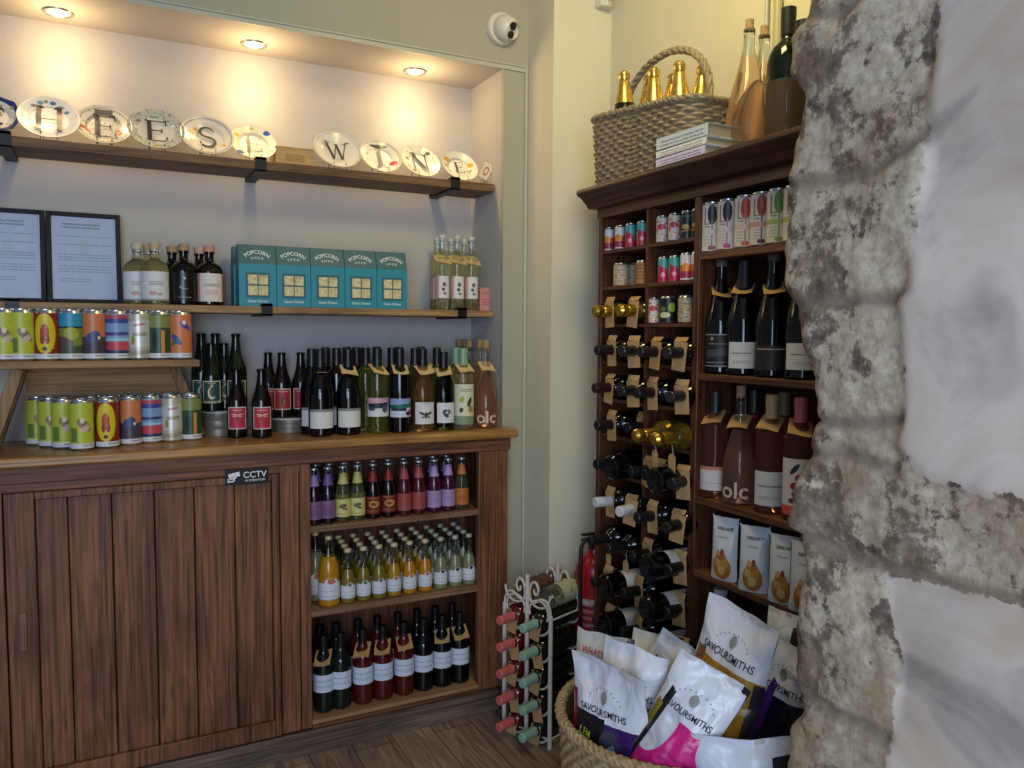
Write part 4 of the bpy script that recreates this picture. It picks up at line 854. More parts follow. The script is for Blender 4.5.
TC = [tall('tallcan_a', '1E2224', '8A3A5A', 'CFC8BC'), tall('tallcan_b', '2A1E28', 'B83A8A', 'D0C4C8'), tall('tallcan_c', 'B8482C', 'CC5A34', 'D4C0A4'), tall('tallcan_d', 'A8402A', '5A2020', 'CC9A84'), tall('tallcan_e', '6A8A3A', '7A9A3A', 'A8B46A'), tall('tallcan_f', '9AA03A', '8A9A4A', 'B0B46A')]
for i, px in enumerate((711.5, 727, 744.5, 760.5, 777, 794)):
    x = XU+.03; q = at(px, 240, 0, x)
    can((x, q.y, RS[0]), .134, .0262, TC[i], ['slim white cocktail can with a black glass picture, leftmost of the tall cans', 'slim white cocktail can with a dark glass and magenta stem', 'slim white cocktail can with an orange-red glass and orange stem', 'slim white cocktail can with a red glass and dark stem', 'slim white cocktail can with a green and red glass picture', 'slim cocktail can half hidden behind the stone wall'][i], 'drinks can', 'tall slim cans on the right shelf', face=218, name='slim_can', z1=.95)

# standing bottles on the right shelves
def ub(px, shelf, kind, g, lb, dx=0, **k):
    x = XU+.05+dx; q = at(px, 380, 0, x)
    return bottle(kind, g, (x, q.y, shelf), lb, group='bottles standing on the right shelves', face=k.pop('face', 222), **k)
ub(719, RS[1], 'spark', 'black', 'black sparkling bottle with an engraved black label, leftmost on the upper right shelf', lab=(.02, .115, 120, L['gravure']), cap=('top', '6A6258'), tg=('collar', 21), sc=.93)
ub(742, RS[1], 'spark', 'black', 'black sparkling bottle with a plain white label, between two dark labelled bottles', lab=(.02, .09, 100, L['linedwhite']), cap=('wax', '1A191C'), tg=('collar', 22), sc=.955)
tt = ub(771, RS[1], 'spark', 'black', 'large black sparkling bottle with a wide dark band label, third on the upper right shelf', lab=(.02, .085, 150, L['bandbrown']), cap=('top', '6A6258'), tg=('collar', 23), sc=.935)
ub(802, RS[1], 'spark', 'black', 'black bottle with a white label half hidden by the stone wall', lab=(.025, .09, 120, L['linedwhite']), cap=('wax', '1A191C'), sc=.955)
ub(716, RS[2], 'bord', 'pinkred', 'rose bottle with a white label banded in orange, leftmost on the rose shelf', lab=(.022, .088, 140, L['rosewhite']), cap=('screw', '1E2A24'), tg=('collar', 24), fill=.24, sc=.98)
ub(741.5, RS[2], 'bell', 'rose', 'bell shaped rose bottle lettered olc on the rose shelf of the wine unit', cap=('cork', ''), tg=('collar', 25), fill=.2, text=('olc', .042, .062, white_ink, .046), face=212, sc=.955)
ub(773, RS[2], 'bord', 'pinkred', 'rose bottle with a big plain white label and a cream capsule', lab=(.02, .105, 140, L['rosewhite'] if 0 else L['linedwhite']), cap=('screw', 'B89A6A'), tg=('collar', 26), fill=.24, sc=1.0)
ub(802, RS[2], 'bord', 'pinkred', 'bottle with a red fruit label and a pink capsule beside the stone wall', lab=(.015, .15, 150, L['redfruit']), cap=('screw', 'C8606A'), tg=('collar', 27), fill=.24, sc=1.0)
for px, c, lb in ((755, '2A2226', 'rose bottle in the back row between the olc bottle and the cream capsuled one'), (785, '8A7450', 'rose bottle in the back row with a tan capsule, left of the pink capsule')):
    ub(px, RS[2], 'bord', 'pinkred', lb, dx=.09, cap=('screw', c), fill=.24)

# nut / crouton pouches
def pouch_art(): return art('pouch_art', 'CDD2D8', [('e', .5, .22, .34, .20, 0, 'B8772E'), ('e', .38, .30, .12, .08, 0, 'D8A860'), ('e', .62, .28, .13, .09, 0, 'C98A40'), ('e', .5, .17, .14, .08, 0, 'E0B870'), ('e', .5, .40, .2, .06, 0, 'A86A30'), ('e', .4, .45, .08, .05, 0, 'C89A60'), ('e', .56, .47, .07, .05, 0, '8A3A34'), ('t', .55, .80, .3, .05, 0, '3A3E44', 1), ('t', .5, .68, .2, .03, 0, '8A8E94', 1), ('r', .0, .55, .03, .4, 0, '2A2A30')], .3)
for i, (px, py) in enumerate(((723, 568), (752, 585), (782, 594), (804, 600))):
    x = XU+.012; q = at(px, py, 0, x)
    t = thing('food_pouch', 'white pouch picturing golden nuts on the lowest right shelf, '+['leftmost', 'second from the left', 'third from the left, tilted', 'half hidden behind the stone wall'][i], 'food bag', (x+.006, q.y, RS[3]), (0, 0, R([-72, -60, -68, -60][i])), 'nut pouches')
    w, h = .076, .166
    def fr(u, v, s): 
        b = sin(pi*min(1, max(0, u)))**.6; bulge = .024*b*(1-v**3)*(.35+.65*min(1, v*3)) + .004*(1-v)
        return ((u-.5)*w*(1-.04*sin(pi*v)), -s*bulge+.002*noise.noise(Vector((u*4, v*5, s+i*7))), v*h+.004*(1 if u in (0, 1) else 0))
    obj('pouch_front', (MB().grid(lambda u, v: fr(u, v, 1), 14, 20), [pouch_art()]), t)
    obj('pouch_back', (MB().grid(lambda u, v: fr(u, v, -1), 14, 20, flip=True), [mat('pouch_black', '131215', .3)]), t)

# lying bottles
def clampy(y, r):
    """keep a lying bottle's body clear of the dividers of its pigeonhole"""
    lo, hi = (UD+.024, YM-.005) if y < YM-.012 else (YM+.005, UY1-.018)
    return min(max(y, lo+r+.002), hi-r-.002)
def lie(px, row, g, capc, lb, out=.075, captype='screw', tg=1, kind='bord', yaw=0, string=False, sc=1.0, dz=0):
    p = K[kind]; H = (p[-1][1]+.003)*sc; r = p[3][0]*sc; z = ROWS[row]+r+.001+dz
    xt = XU-out; q = at(px, 400, 0, xt); yb_ = clampy(q.y, r); ya_ = math.asin(max(-.4, min(.4, (yb_-q.y)/.2)))
    t = bottle(kind, g, (xt+H*cos(ya_), q.y+H*sin(ya_), z), lb, group='wines lying in the pigeonholes', cap=(captype, capc), rot=(0, -pi/2, ya_), tg=('neck', tg) if tg and not string else None, sc=sc, fill=.3)
    if string:
        zr = p[-1][1]-.07
        obj('string', (MB().tube([(cos(a)*.020, sin(a)*.018, zr+.004*sin(a)) for a in [2*pi*k/16 for k in range(16)]], .0009, 5, closed=True).tube([(-.020, 0, zr), (-.035, -.004, zr+.002), (-.045, -.005, zr)], .0009, 5), [STRING]), t)
        obj('hanging_tag', (MB().prism([(-.045, -.006), (-.045, .006), (-.055, .013), (-.115, .013), (-.115, -.013), (-.055, -.013)], zr-.0006, zr+.0006), [KRAFT]), t)
    return t
def base_out(px, row, lb, out=.10, l=True, g='black', dz=0, kind='bord'):
    p = K[kind]; r = p[3][0]; x0 = XU-out; q = at(px, 400, 0, x0)
    return bottle(kind, g, (x0, clampy(q.y, r), ROWS[row]+r+.001+dz), lb, group='wines lying in the pigeonholes', rot=(0, pi/2, 0), lab=(.058, .15, 150, L['rackwhite']) if l else None, face=200, cap=('screw', '131316'))
rk = ['', '', 'third', 'fourth', 'fifth', 'sixth', 'seventh', 'eighth', 'ninth', 'tenth', 'eleventh']
GB = 'B8923A'
lie(593, 2, 'dkgreen', GB, 'gold foiled bottle lying in the third row of pigeonholes, left one', captype='gold')
lie(617, 2, 'dkgreen', GB, 'gold foiled bottle lying in the third row of pigeonholes, right one', captype='gold', tg=2)
for px, c, w in ((595.5, '1A1A1D', 'first from the left'), (620, '26201E', 'second from the left'), (638.5, '241A1A', 'third from the left'), (665, '1E1E22', 'at the right end')):
    lie(px, 3, 'black', c, 'black capped bottle lying in the fourth row of pigeonholes, '+w, out=.085, tg=1+(px > 630))
for px, c, w in ((593.6, '2A1418', 'first from the left'), (620, '1A1E18', 'second from the left'), (636, '1E1418', 'third from the left'), (669, '24242A', 'at the right end')):
    lie(px, 4, 'black', c, 'dark capped bottle lying in the fifth row of pigeonholes, '+w, out=.085, tg=1+(px < 600))
lie(596.4, 5, 'black', '141417', 'black capped bottle at the left end of the sixth row of pigeonholes', out=.08)
lie(627, 5, 'black', '16181E', 'black capped bottle set deep in the sixth row, left of the gold foils', out=.03)
lie(634.7, 5, 'olive', GB, 'gold foiled bottle with a hanging tag in the sixth row, left one', captype='gold', out=.115, string=True, dz=.0)
lie(654, 5, 'olive', GB, 'gold foiled bottle with a hanging tag in the sixth row, right one', captype='gold', out=.115, string=True)
lie(596, 6, 'black', '141417', 'black capped bottle at the left end of the seventh row of pigeonholes', out=.085, tg=0)
base_out(611, 6, 'dark bottle lying base outward in the seventh row, left one', .075, False)
lie(631, 6, 'black', '141417', 'black capped bottle left of the middle in the seventh row of pigeonholes', out=.06, tg=2)
lie(645, 6, 'black', '141417', 'black capped bottle right of the middle in the seventh row of pigeonholes', out=.06, tg=2)
base_out(655, 6, 'dark bottle lying base outward in the seventh row, right one', .09, False)
lie(672, 6, 'black', '141417', 'black capped bottle at the right end of the seventh row of pigeonholes', out=.075, tg=1)
lie(596, 7, 'dkgreen', 'C9C9CC', 'white capped bottle at the left end of the eighth row', out=.085, tg=1)
lie(620.5, 7, 'dkgreen', 'C9C9CC', 'white capped bottle second from the left in the eighth row', out=.09, tg=2)
lie(638, 7, 'black', '141417', 'black capped bottle third from the left in the eighth row', out=.09, tg=1)
lie(668, 7, 'black', '141417', 'black capped bottle at the right end of the eighth row', out=.09, tg=2)
lie(591, 8, 'black', '141417', 'black capped bottle with string at the left end of the ninth row', out=.10, string=True)
lie(609, 8, 'black', '141417', 'black capped bottle with string and hanging tag, second in the ninth row', out=.10, string=True, dz=.0)
lie(634, 8, 'black', '141417', 'black capped bottle third from the left in the ninth row', out=.08, tg=1)
for row, a, b, c, d, e in ((8, None, None, 653, 670, None), (9, 595, 610, 654, 669, 625), (10, 597, 611, 662, 676, 625)):
    rn = rk[row]
    if a: lie(a, row, 'black', '141417', 'black capped bottle at the left end of the '+rn+' row', out=.11, tg=1); base_out(b, row, 'white labelled bottle lying base outward in the '+rn+' row, left one', .10)
    if e: lie(e, row, 'black', '141417', 'black capped bottle right of the left base outward one, '+rn+' row', out=.085, tg=1)
    base_out(c, row, 'white labelled bottle lying base outward in the '+rn+' row, right one', .11)
    lie(d, row, 'black', '141417', 'black capped bottle with kraft tag at the right end of the '+rn+' row', out=.075, tg=1)
for px, w in ((615, 'left'), (660, 'right')): base_out(px, 11, 'dark bottle lying in the shaded twelfth row behind the crisp bags, '+w+' one', .05)

# white tube standing inside the bottom of the unit
q = at(718, 600, 0, XU+.06)
t = thing('white_cardboard_tube', 'white cardboard tube standing in the dark bottom bay of the wine unit', 'tube', (XU+.06, q.y-.01, .0))
obj('tube_wall', (MB().lathe([(.018, 0), (.018, .70), (.015, .70), (.015, .005), (0, .005)], 20), [mat('white_card', 'B9BCC4', .5)]), t)
obj('tube_cap', (MB().lathe([(.0, .704), (.0188, .704), (.0188, .69)], 20), [mat('white_plastic', 'D0D0D4', .4)]), t)
for i, yy in enumerate((1.52, 1.42, 1.32, 1.22)):
    bottle('bord', 'black', (XU+.12, yy, .02), 'dark bottle standing in the bottom bay of the wine unit, '+['nearest the white tube', 'second from the white tube', 'third from the white tube', 'nearest the stone wall'][i], group='bottles in the bottom bay', cap=('screw', '141417'), sc=1.35)

# ------------------------------------------------------------------ wicker
def wick(name, c, sc=1): return mat(name, c, .65, var=.3, vs=55*sc, bmp=.3)
WK = wick('wicker_grey', '8A7C64')
def weave(m, path, z0, z1, rows, per, amp, mi=0, closed=True, flare=0, sub=5):
    """path(s)->(x,y,nx,ny) ; horizontal strands going in front of and behind stakes"""
    nz = rows*sub; ns = per*6; b = len(m.v)
    for j in range(nz+1):
        v = j/nz; row = min(int(v*rows), rows-1); fr = v*rows-row
        for i in range(ns):
            s = i/ns; x, y, nx, ny = path(s)
            prof_ = abs(sin(pi*fr))**.6
            wv = sin(2*pi*s*per/2+(row % 2)*pi)
            d = amp*(.55*prof_+.6*wv*prof_)+flare*v
            m.v.append((x+nx*d, y+ny*d, z0+(z1-z0)*v+amp*.15*wv))
    for j in range(nz):
        for i in range(ns if closed else ns-1):
            i2 = (i+1) % ns; m.face((b+j*ns+i, b+j*ns+i2, b+(j+1)*ns+i2, b+(j+1)*ns+i), mi)
def rope(m, pts, r, strands=3, twist=6, closed=False, mi=0, n=7):
    pts = [Vector(p) for p in pts]; Kp = len(pts)
    for s in range(strands):
        out = []
        for i, p in enumerate(pts):
            q0 = pts[i-1] if (i > 0 or closed) else p; q1 = pts[(i+1) % Kp] if (i < Kp-1 or closed) else p
            d = (q1-q0).normalized(); u = Vector((1, 0, 0)); u = (u-d*u.dot(d))
            if u.length < .1: u = Vector((0, 0, 1))-d*d.z
            u.normalize(); w = d.cross(u); a = 2*pi*(s/strands+twist*i/(Kp-(0 if closed else 1)))
            out.append(p+(u*cos(a)+w*sin(a))*r*.5)
        m.tube(out, r*.58, n, mi, closed)
def rrect(w, d, rad):
    P = 2*(w+d)
    def f(s):
        k = s*P
        if k < w: return (-w/2+k, -d/2, 0, -1)
        k -= w
        if k < d: return (w/2, -d/2+k, 1, 0)
        k -= d
        if k < w: return (w/2-k, d/2, 0, 1)
        k -= w; return (-w/2, d/2-k, -1, 0)
    def g(s):   # superellipse: soft corners
        a = 2*pi*s; ca, sa = cos(a), sin(a); e = .35
        x = w/2*math.copysign(abs(ca)**e, ca); y = d/2*math.copysign(abs(sa)**e, sa)
        nx, ny = ca*abs(ca), sa*abs(sa); l = math.hypot(nx, ny); return (x, y, nx/l, ny/l)
    return g
# hamper on the unit
ya, yb = 2.165, 1.665; cx, cy = XU+.075, (ya+yb)/2+.012; Lb = ya-yb; hb = .205
t = thing('wicker_basket', 'grey rectangular wicker basket with an arched handle on top of the wine unit', 'basket', (cx, cy, UT), (0, 0, R(90)))
m = MB(); m.box(-Lb/2+.012, -.095, .002, Lb/2-.012, .095, .012)
sp_ = rrect(Lb-.02, .20, .02)
def pathd(s):   # even spacing around the soft rectangle
    return PTS[int(s*len(PTS)) % len(PTS)]
raw = [sp_(i/4000) for i in range(4000)]; cum = [0]
for i in range(1, 4000): cum.append(cum[-1]+math.hypot(raw[i][0]-raw[i-1][0], raw[i][1]-raw[i-1][1]))
PTS = []; j = 0
for i in range(52*6):
    tgt = cum[-1]*i/(52*6)
    while cum[j] < tgt: j += 1
    x, y = raw[j][:2]; k0, k1 = raw[(j-30) % 4000], raw[(j+30) % 4000]; nx, ny = (k1[1]-k0[1]), -(k1[0]-k0[0]); l = math.hypot(nx, ny) or 1
    PTS.append((x, y, nx/l, ny/l))
weave(m, pathd, .004, hb-.012, 15, 52, .0075, flare=.012); m.v = [(x, y, z*(1+.13*x/(Lb/2)) if z > .012 else z) for x, y, z in m.v]
obj('woven_body', (m, [WK]), t)
m = MB(); rope(m, [(x+nx*.015, y+ny*.015, (hb-.008)*(1+.13*x/(Lb/2))) for x, y, nx, ny in PTS[::3]], .010, 3, 22, True); rope(m, [(x, y, .008) for x, y, nx, ny in PTS[::3]], .007, 2, 18, True)
obj('rim', (m, [WK]), t)
m = MB(); hp = []
for i in range(41):
    a = pi*i/40; hp.append((.0+ -cos(a)*.205, 0, hb-.02+sin(a)**.8*.185))
rope(m, hp, .0115, 3, 7)
obj('handle', (m, [WK]), t)
for i, (px, py, x, tl) in enumerate(((627, 70, XU+.03, -3), (645.5, 77, XU+.09, 4), (656, 67, XU+.05, -2), (668, 76, XU+.10, 5), (683, 60, XU+.045, -3), (697.5, 67, XU+.085, 5))):
    q = at(px, py, 0, x); H = .309*.94
    bottle('spark', 'dkgreen', (x, q.y, q.z-H), 'sparkling bottle with a gold foil neck standing in the wicker basket, '+['first', 'second', 'third', 'fourth', 'fifth', 'sixth'][i]+' from the left', group='gold foiled bottles in the basket', cap=('gold', 'DDB860'), rot=(R(tl), 0, 0), sc=.94)
# books
for i, (c, sp) in enumerate((('4A4A8A', 'C8C4E4'), ('8A7A5A', 'D4DCE4'), ('5A6A8A', 'BCC8D4'))):
    z0 = UT+(0, .024, .046)[i]; h = (.023, .021, .033)[i]; qa = at(656.5, 150, 0, XU-.055); qb = at(706.5, 150, 0, XU-.055)
    t = thing('book', ['lowest book', 'middle book', 'top book'][i]+' of the stack of pale books in front of the wicker basket', 'book', (XU-.058+.002*i, (qa.y+qb.y)/2, z0), (0, 0, R(-1+i)), 'stack of books')
    L2 = (qa.y-qb.y)/2
    obj('cover', (MB().box(0, -L2, 0, .12, L2, .0018).box(0, -L2, h-.0018, .12, L2, h).box(0, -L2, 0, .002, L2, h), [art('spine%d' % i, sp, [('t', .5, .5, .42, .3, 0, c, 2)], .45)]), t)
    obj('pages', (MB().box(.002, -L2+.003, .0018, .117, L2-.003, h-.0018), [mat('book_pages', 'A89C84', .8)]), t)
# magnums on top
for px, x, kind, g, c, lb, fill, l in ((747, XU+.085, 'magnum', 'palerose', 'cork', 'large corked rose bottle on top of the wine unit, nearest the basket', .30, None), (762, XU+.15, 'magnum', 'palerose', 'cork', 'large rose bottle partly hidden behind the front one on top of the wine unit', .30, None),
                                       (785.5, XU+.05, 'magbord', 'dkgreen', 'wax', 'large dark bottle with brown wrapped body on top of the wine unit', .4, L['brownlab']), (800, XU+.14, 'magbord', 'dkgreen', 'wax', 'large dark bottle behind the brown wrapped one, touching the stone edge in view', .4, None)):
    q = at(px, 130, 0, x)
    bottle(kind, g, (x, q.y, UT), lb, group='large bottles on top of the wine unit', cap=(c, '12161A' if c == 'wax' else ''), fill=fill, lab=(.008, .165, 358, l) if l else None, face=215, sc=.86 if kind == 'magnum' else .885)

# ------------------------------------------------------------------ pipes, camera, sensor, extinguisher
for px, r, c, lb in ((766, .006, 'B8B8B4', 'thin pale pipe running up the right wall above the large rose bottles'), (777, .012, 'B4AE8A', 'thicker cream pipe running up the right wall beside the thin one')):
    q = at(px, 40, 0, XW-.015)
    t = thing('wall_pipe', lb, 'pipe', (XW-.015, q.y, UT+.01), group='wall pipes')
    obj('pipe', (MB().tube([(0, 0, 0), (0, 0, CEIL-UT-.02)], r, 12), [mat('pipe_'+c, c, .4)]), t)
    obj('pipe_clip', (MB().box(-.014, -.016, .20, .014, .016, .225), [mat('clip_grey', '8A8672', .5)]), t)
q = at(500, 30, 1, YA)
t = thing('security_camera', 'white dome security camera with two dark lenses mounted on the wall above the alcove', 'security camera', (q.x, YA, q.z), (R(90), 0, 0))
WH = mat('camera_white', 'D0CEC4', .35)
obj('base_ring', (MB().lathe([(.058, 0), (.058, .016), (.054, .022), (0, .022)], 32), [WH]), t)
Mh = Matrix.Translation((.008, -.004, .03)) @ Matrix.Rotation(R(22), 4, 'Y') @ Matrix.Rotation(R(24), 4, 'X')
ball = [(.048*sin(a), .048*cos(a)) for a in [pi*(i/14) for i in range(3, 15)]]
obj('ball_head', (MB().lathe([(0, .030), (.030, .030), (.033, .034)]+[(r, z) for r, z in ball], 30, M=Mh), [WH]), t)
for sgn in (-1, 1): obj('lens', (MB().lathe([(0, .036), (.013, .036), (.0135, .031)], 18, M=Mh @ Matrix.Translation((0, .0145*sgn, 0))), [mat('lens_glass', '140E1C', .08)]), t)
q = at(606, 4, 1, YP-.03)
t = thing('motion_sensor', 'white plastic motion sensor box in the wall corner at the top edge of the photo', 'sensor', (q.x, YP, q.z-.01))
obj('housing', (MB().prism([(-.028, 0), (.028, 0), (.024, -.034), (.0, -.042), (-.024, -.034)], 0, .10), [WH]), t, bevel=.004)
obj('sensor_window', (MB().box(-.014, -.044, .02, .014, -.039, .06), [mat('sensor_lens', 'B8B6AC', .3)]), t)
q = at(592.5, 600, 1, 2.30)
t = thing('fire_extinguisher', 'red fire extinguisher with a black hose standing behind the left end of the wine unit', 'fire extinguisher', (q.x+.004, 2.30, .085))
REDM = mat('extinguisher_red', 'A81420', .25)
obj('cylinder', (MB().lathe([(0, 0), (.06, .0), (.068, .012), (.068, .47), (.062, .50), (.045, .525), (.022, .54), (.018, .555), (0, .555)], 30), [REDM]), t)
obj('valve_head', (MB().box(-.016, -.012, .55, .016, .012, .585).box(-.05, -.008, .585, .03, .008, .594).box(-.05, -.008, .605, .02, .008, .612), [BLK]), t)
obj('hose', (MB().tube([(-.01, -.01, .57), (-.05, -.025, .60), (-.075, -.035, .58), (-.082, -.04, .50), (-.080, -.04, .38), (-.078, -.04, .26), (-.074, -.04, .14)], .0075, 10), [mat('black_rubber', '0E0E10', .5)]), t)
obj('instruction_label', (MB().lathe([(.0684, .14), (.0684, .40)], 16, a0=R(-170), a1=R(-60)), [art('exting', '9A1A22', [('t', .45, .5, .45, .42, 0, 'C89A9A', 9), ('t', .3, .9, .3, .07, 0, 'E8D8D8', 1)], .35)]), t)

# ------------------------------------------------------------------ white wire bottle rack
WM = mat('white_iron', 'CFC8BE', .45)
P0, P1 = at(504, 728, 2, 0), at(549.5, 749, 2, 0); dv = (P1-P0); Lr = dv.length; dv.normalize(); nv = Vector((-dv.y, dv.x, 0))
if nv.x < 0: nv = -nv
ang = math.atan2(dv.y, dv.x)
t = thing('wire_wine_rack', 'white scrolled iron wine rack on the floor beside the cabinet', 'wine rack', P0, (0, 0, ang))
DR = .165; sN = 1 if (Vector((-sin(ang), cos(ang), 0)).dot(nv) > 0) else -1
wv_, pr_ = Lr, .0055
rows = 5; zr0, dzr = .055, .093
def catmull(p, t):
    k = t*(len(p)-1); i = min(int(k), len(p)-2); f = k-i; a, b, c, d = (Vector(p[max(i-1, 0)]), Vector(p[i]), Vector(p[i+1]), Vector(p[min(i+2, len(p)-1)]))
    return .5*((2*b)+(c-a)*f+(2*a-5*b+4*c-d)*f*f+(3*b-a-3*c+d)*f**3)
def cyc(c, r, a0, a1, y, n=14): return [(c[0]+r*cos(R(a0+(a1-a0)*i/n)), y, c[1]+r*sin(R(a0+(a1-a0)*i/n))) for i in range(n+1)]
for side in (0, 1):
    y = sN*DR*side
    for k, x in enumerate((0, wv_/2, wv_)):
        zt = .455 if k != 1 else .575
        obj('upright', (MB().tube([(x, y, 0), (x, y, zt)], .0075, 8), [WM]), t)
    m = MB()
    for c in (0, 1):
        cxx = wv_*(.25+.5*c)
        for rw in range(rows+1): m.tube(cyc((cxx, zr0+rw*dzr-.0), wv_*.235, 180, 360, y), .0038, 6)
        d = 1 if c else -1
        # outer shoulder arch and scroll beside the finial
        X = lambda f_, z_: (wv_/2+d*f_*wv_, y, z_)
        sc_ = [X(.5, .45), X(.485, .475), X(.43, .495), X(.36, .503), X(.27, .50), X(.18, .487), X(.09, .487), X(.05, .505), X(.06, .53), X(.10, .55), X(.17, .556), X(.22, .545), X(.235, .528), X(.20, .513), X(.155, .516), X(.145, .53)]
        m.tube([catmull(sc_, i/60) for i in range(61)], .0042, 7)
        m.tube(cyc((wv_/2+d*wv_*.25, .455), wv_*.2, -30 if d > 0 else 210, 200 if d > 0 else -20, y, 18), .0038, 6)
    m.tube([(0, y, .03), (wv_, y, .03)], .003, 6)
    obj('scroll_panel', (m, [WM]), t)
for x in (0, wv_):
    for z in (.03, .44): obj('cross_bar', (MB().tube([(x, 0, z), (x, sN*DR, z)], .0035, 6), [WM]), t)
for c, (capc, g, nme) in enumerate((('C8605E', 'darkred', 'pink-red'), ('86B09C', 'dkgreen', 'mint green'))):
    for rw in range(rows):
        zz = zr0+rw*dzr; base = P0+dv*(wv_*(.25+.5*c))
        H = .295; axis = -nv
        # neck towards the viewer's left; body resting in the rings
        tip = base+axis*.085+Vector((0, 0, zz-.004)); pos = tip-axis*H
        rot = axis.to_track_quat('Z', 'X').to_euler()
        b = bottle('bord', g, pos, nme+' capped bottle in the white wire rack, '+['lowest', 'second from the bottom', 'middle', 'second from the top', 'topmost'][rw]+' of its column', group='bottles in the wire rack', cap=('screw', capc, .062), rot=rot, fill=.3)
        bm = MB().box(-.062, -.021, .222, .018, .021, .2232)
        me = cached('rtag', lambda: bm.mesh('price_tag', [KRAFT]))
        o = obj('price_tag', me, b)
        # turn the tag so that it hangs down from the neck
        ld = rot.to_matrix().inverted() @ Vector((0, 0, -1)); o.rotation_euler = (0, 0, math.atan2(ld.y, ld.x)+pi+R(12 if rw % 2 else -10))
for c, (g, capc, l, lb) in enumerate((('amber', 'C24A2E', 'brown', 'bottle with a brown label and red end lying on top of the white wire rack'), ('teagreen', '6A7A60', 'pale', 'pale green glass bottle lying on top of the white wire rack'))):
    base = P0+dv*(wv_*(.25+.5*c)); pos = base+nv*.03+Vector((0, 0, zr0+rows*dzr-.025)); rot = nv.to_track_quat('Z', 'X').to_euler()
    lm = art('lab_top_'+l, '5A3A2A' if c == 0 else 'B8B89A', [('n', 8, .6, '3A2418' if c == 0 else '8A8A5A')], .5)
    bottle('bord', g, pos+nv*.24 if 0 else pos, lb, group='bottles on top of the wire rack', cap=('screw', capc), rot=rot, lab=(.06, .15, 300, lm), lab2=(.165, .187, 359, mat('end_band_%d' % c, capc, .4)), face=90, fill=.3)

# ------------------------------------------------------------------ big basket and crisp bags
BC = Vector((1.135, 1.385, 0)); BR = .258; BZ = .535
t = thing('woven_storage_basket', 'round natural seagrass basket on the floor filled with crisp bags', 'basket', BC)
SG = wick('seagrass', '9A8460')
m = MB(); m.disc((0, 0, .01), BR*.85, 40)
per = 96
def cpath(s): a = 2*pi*s; return (BR*.86*cos(a), BR*.86*sin(a), cos(a), sin(a))
weave(m, cpath, .0, BZ, 38, per, .006, flare=BR*.14, sub=3)
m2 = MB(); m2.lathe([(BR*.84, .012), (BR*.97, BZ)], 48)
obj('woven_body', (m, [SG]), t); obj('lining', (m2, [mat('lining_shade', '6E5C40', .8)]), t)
m = MB(); rope(m, [(BR*1.0*cos(a), BR*1.0*sin(a), BZ) for a in [2*pi*i/160 for i in range(160)]], .013, 3, 34, True)
obj('rim', (m, [SG]), t)

INK = mat('ink_black', '15151A', .5)
SIGIL = mat('sigil_grey', '8A8C84', .5)
def bagart(nm, main, sec, shapes): return art('bag_'+nm, 'D8DAE2', [('r', .5, .30, .6, .31, 0, main)]+shapes, .32, crinkle=.35)
BA = {
 'purple': bagart('purple', '3E1F60', None, [('r', .26, .34, .27, .30, 0, '17181E'), ('r', .03, .45, .06, .3, 0, 'A81A50'), ('e', .60, .46, .12, .12, 0, '3C3C48'), ('e', .52, .22, .09, .28, -25, '9A9CB4'), ('e', .72, .2, .04, .3, 15, '8A8CA8'), ('e', .3, .1, .2, .12, 0, '4A4A56')]),
 'pink': bagart('pink', 'C81E7A', None, [('e', .22, .52, .26, .20, 20, 'BFC0C8'), ('r', .10, .36, .05, .42, -12, '1A1A1E'), ('r', .02, .3, .05, .36, -12, '8A7A2A'), ('t', .7, .25, .22, .2, 0, '8A1452', 8)]),
 'gold': bagart('gold', 'A87A1C', None, [('e', .40, .42, .13, .14, 0, '33343A'), ('e', .42, .2, .1, .26, 10, '4A4A4C'), ('r', .05, .55, .12, .1, 0, '8A5A2C'), ('r', .97, .3, .06, .3, 0, '2A2030')]),
 'orange': bagart('orange', '8A4A1A', None, [('e', .3, .5, .1, .2, 0, 'D89020')]),
 'dkpurple': bagart('dkpurple', '22183A', None, [('r', .25, .35, .05, .4, -25, '5A2A8A'), ('e', .5, .1, .2, .06, 0, '8AA030'), ('e', .7, .5, .15, .1, 0, '2E2830')]),
 'back': art('bag_backside', 'C9CAC6', [('t', .5, .45, .36, .32, 0, '8A8C90', 16), ('r', .97, .5, .08, .6, 0, '15151A')], .32, crinkle=.35),
 'whitebag': art('bag_white', 'CBD0DC', [('e', .3, .3, .3, .12, 20, '7A8EC8'), ('r', .85, .4, .2, .5, 0, '1E2024')], .32, crinkle=.35),
}
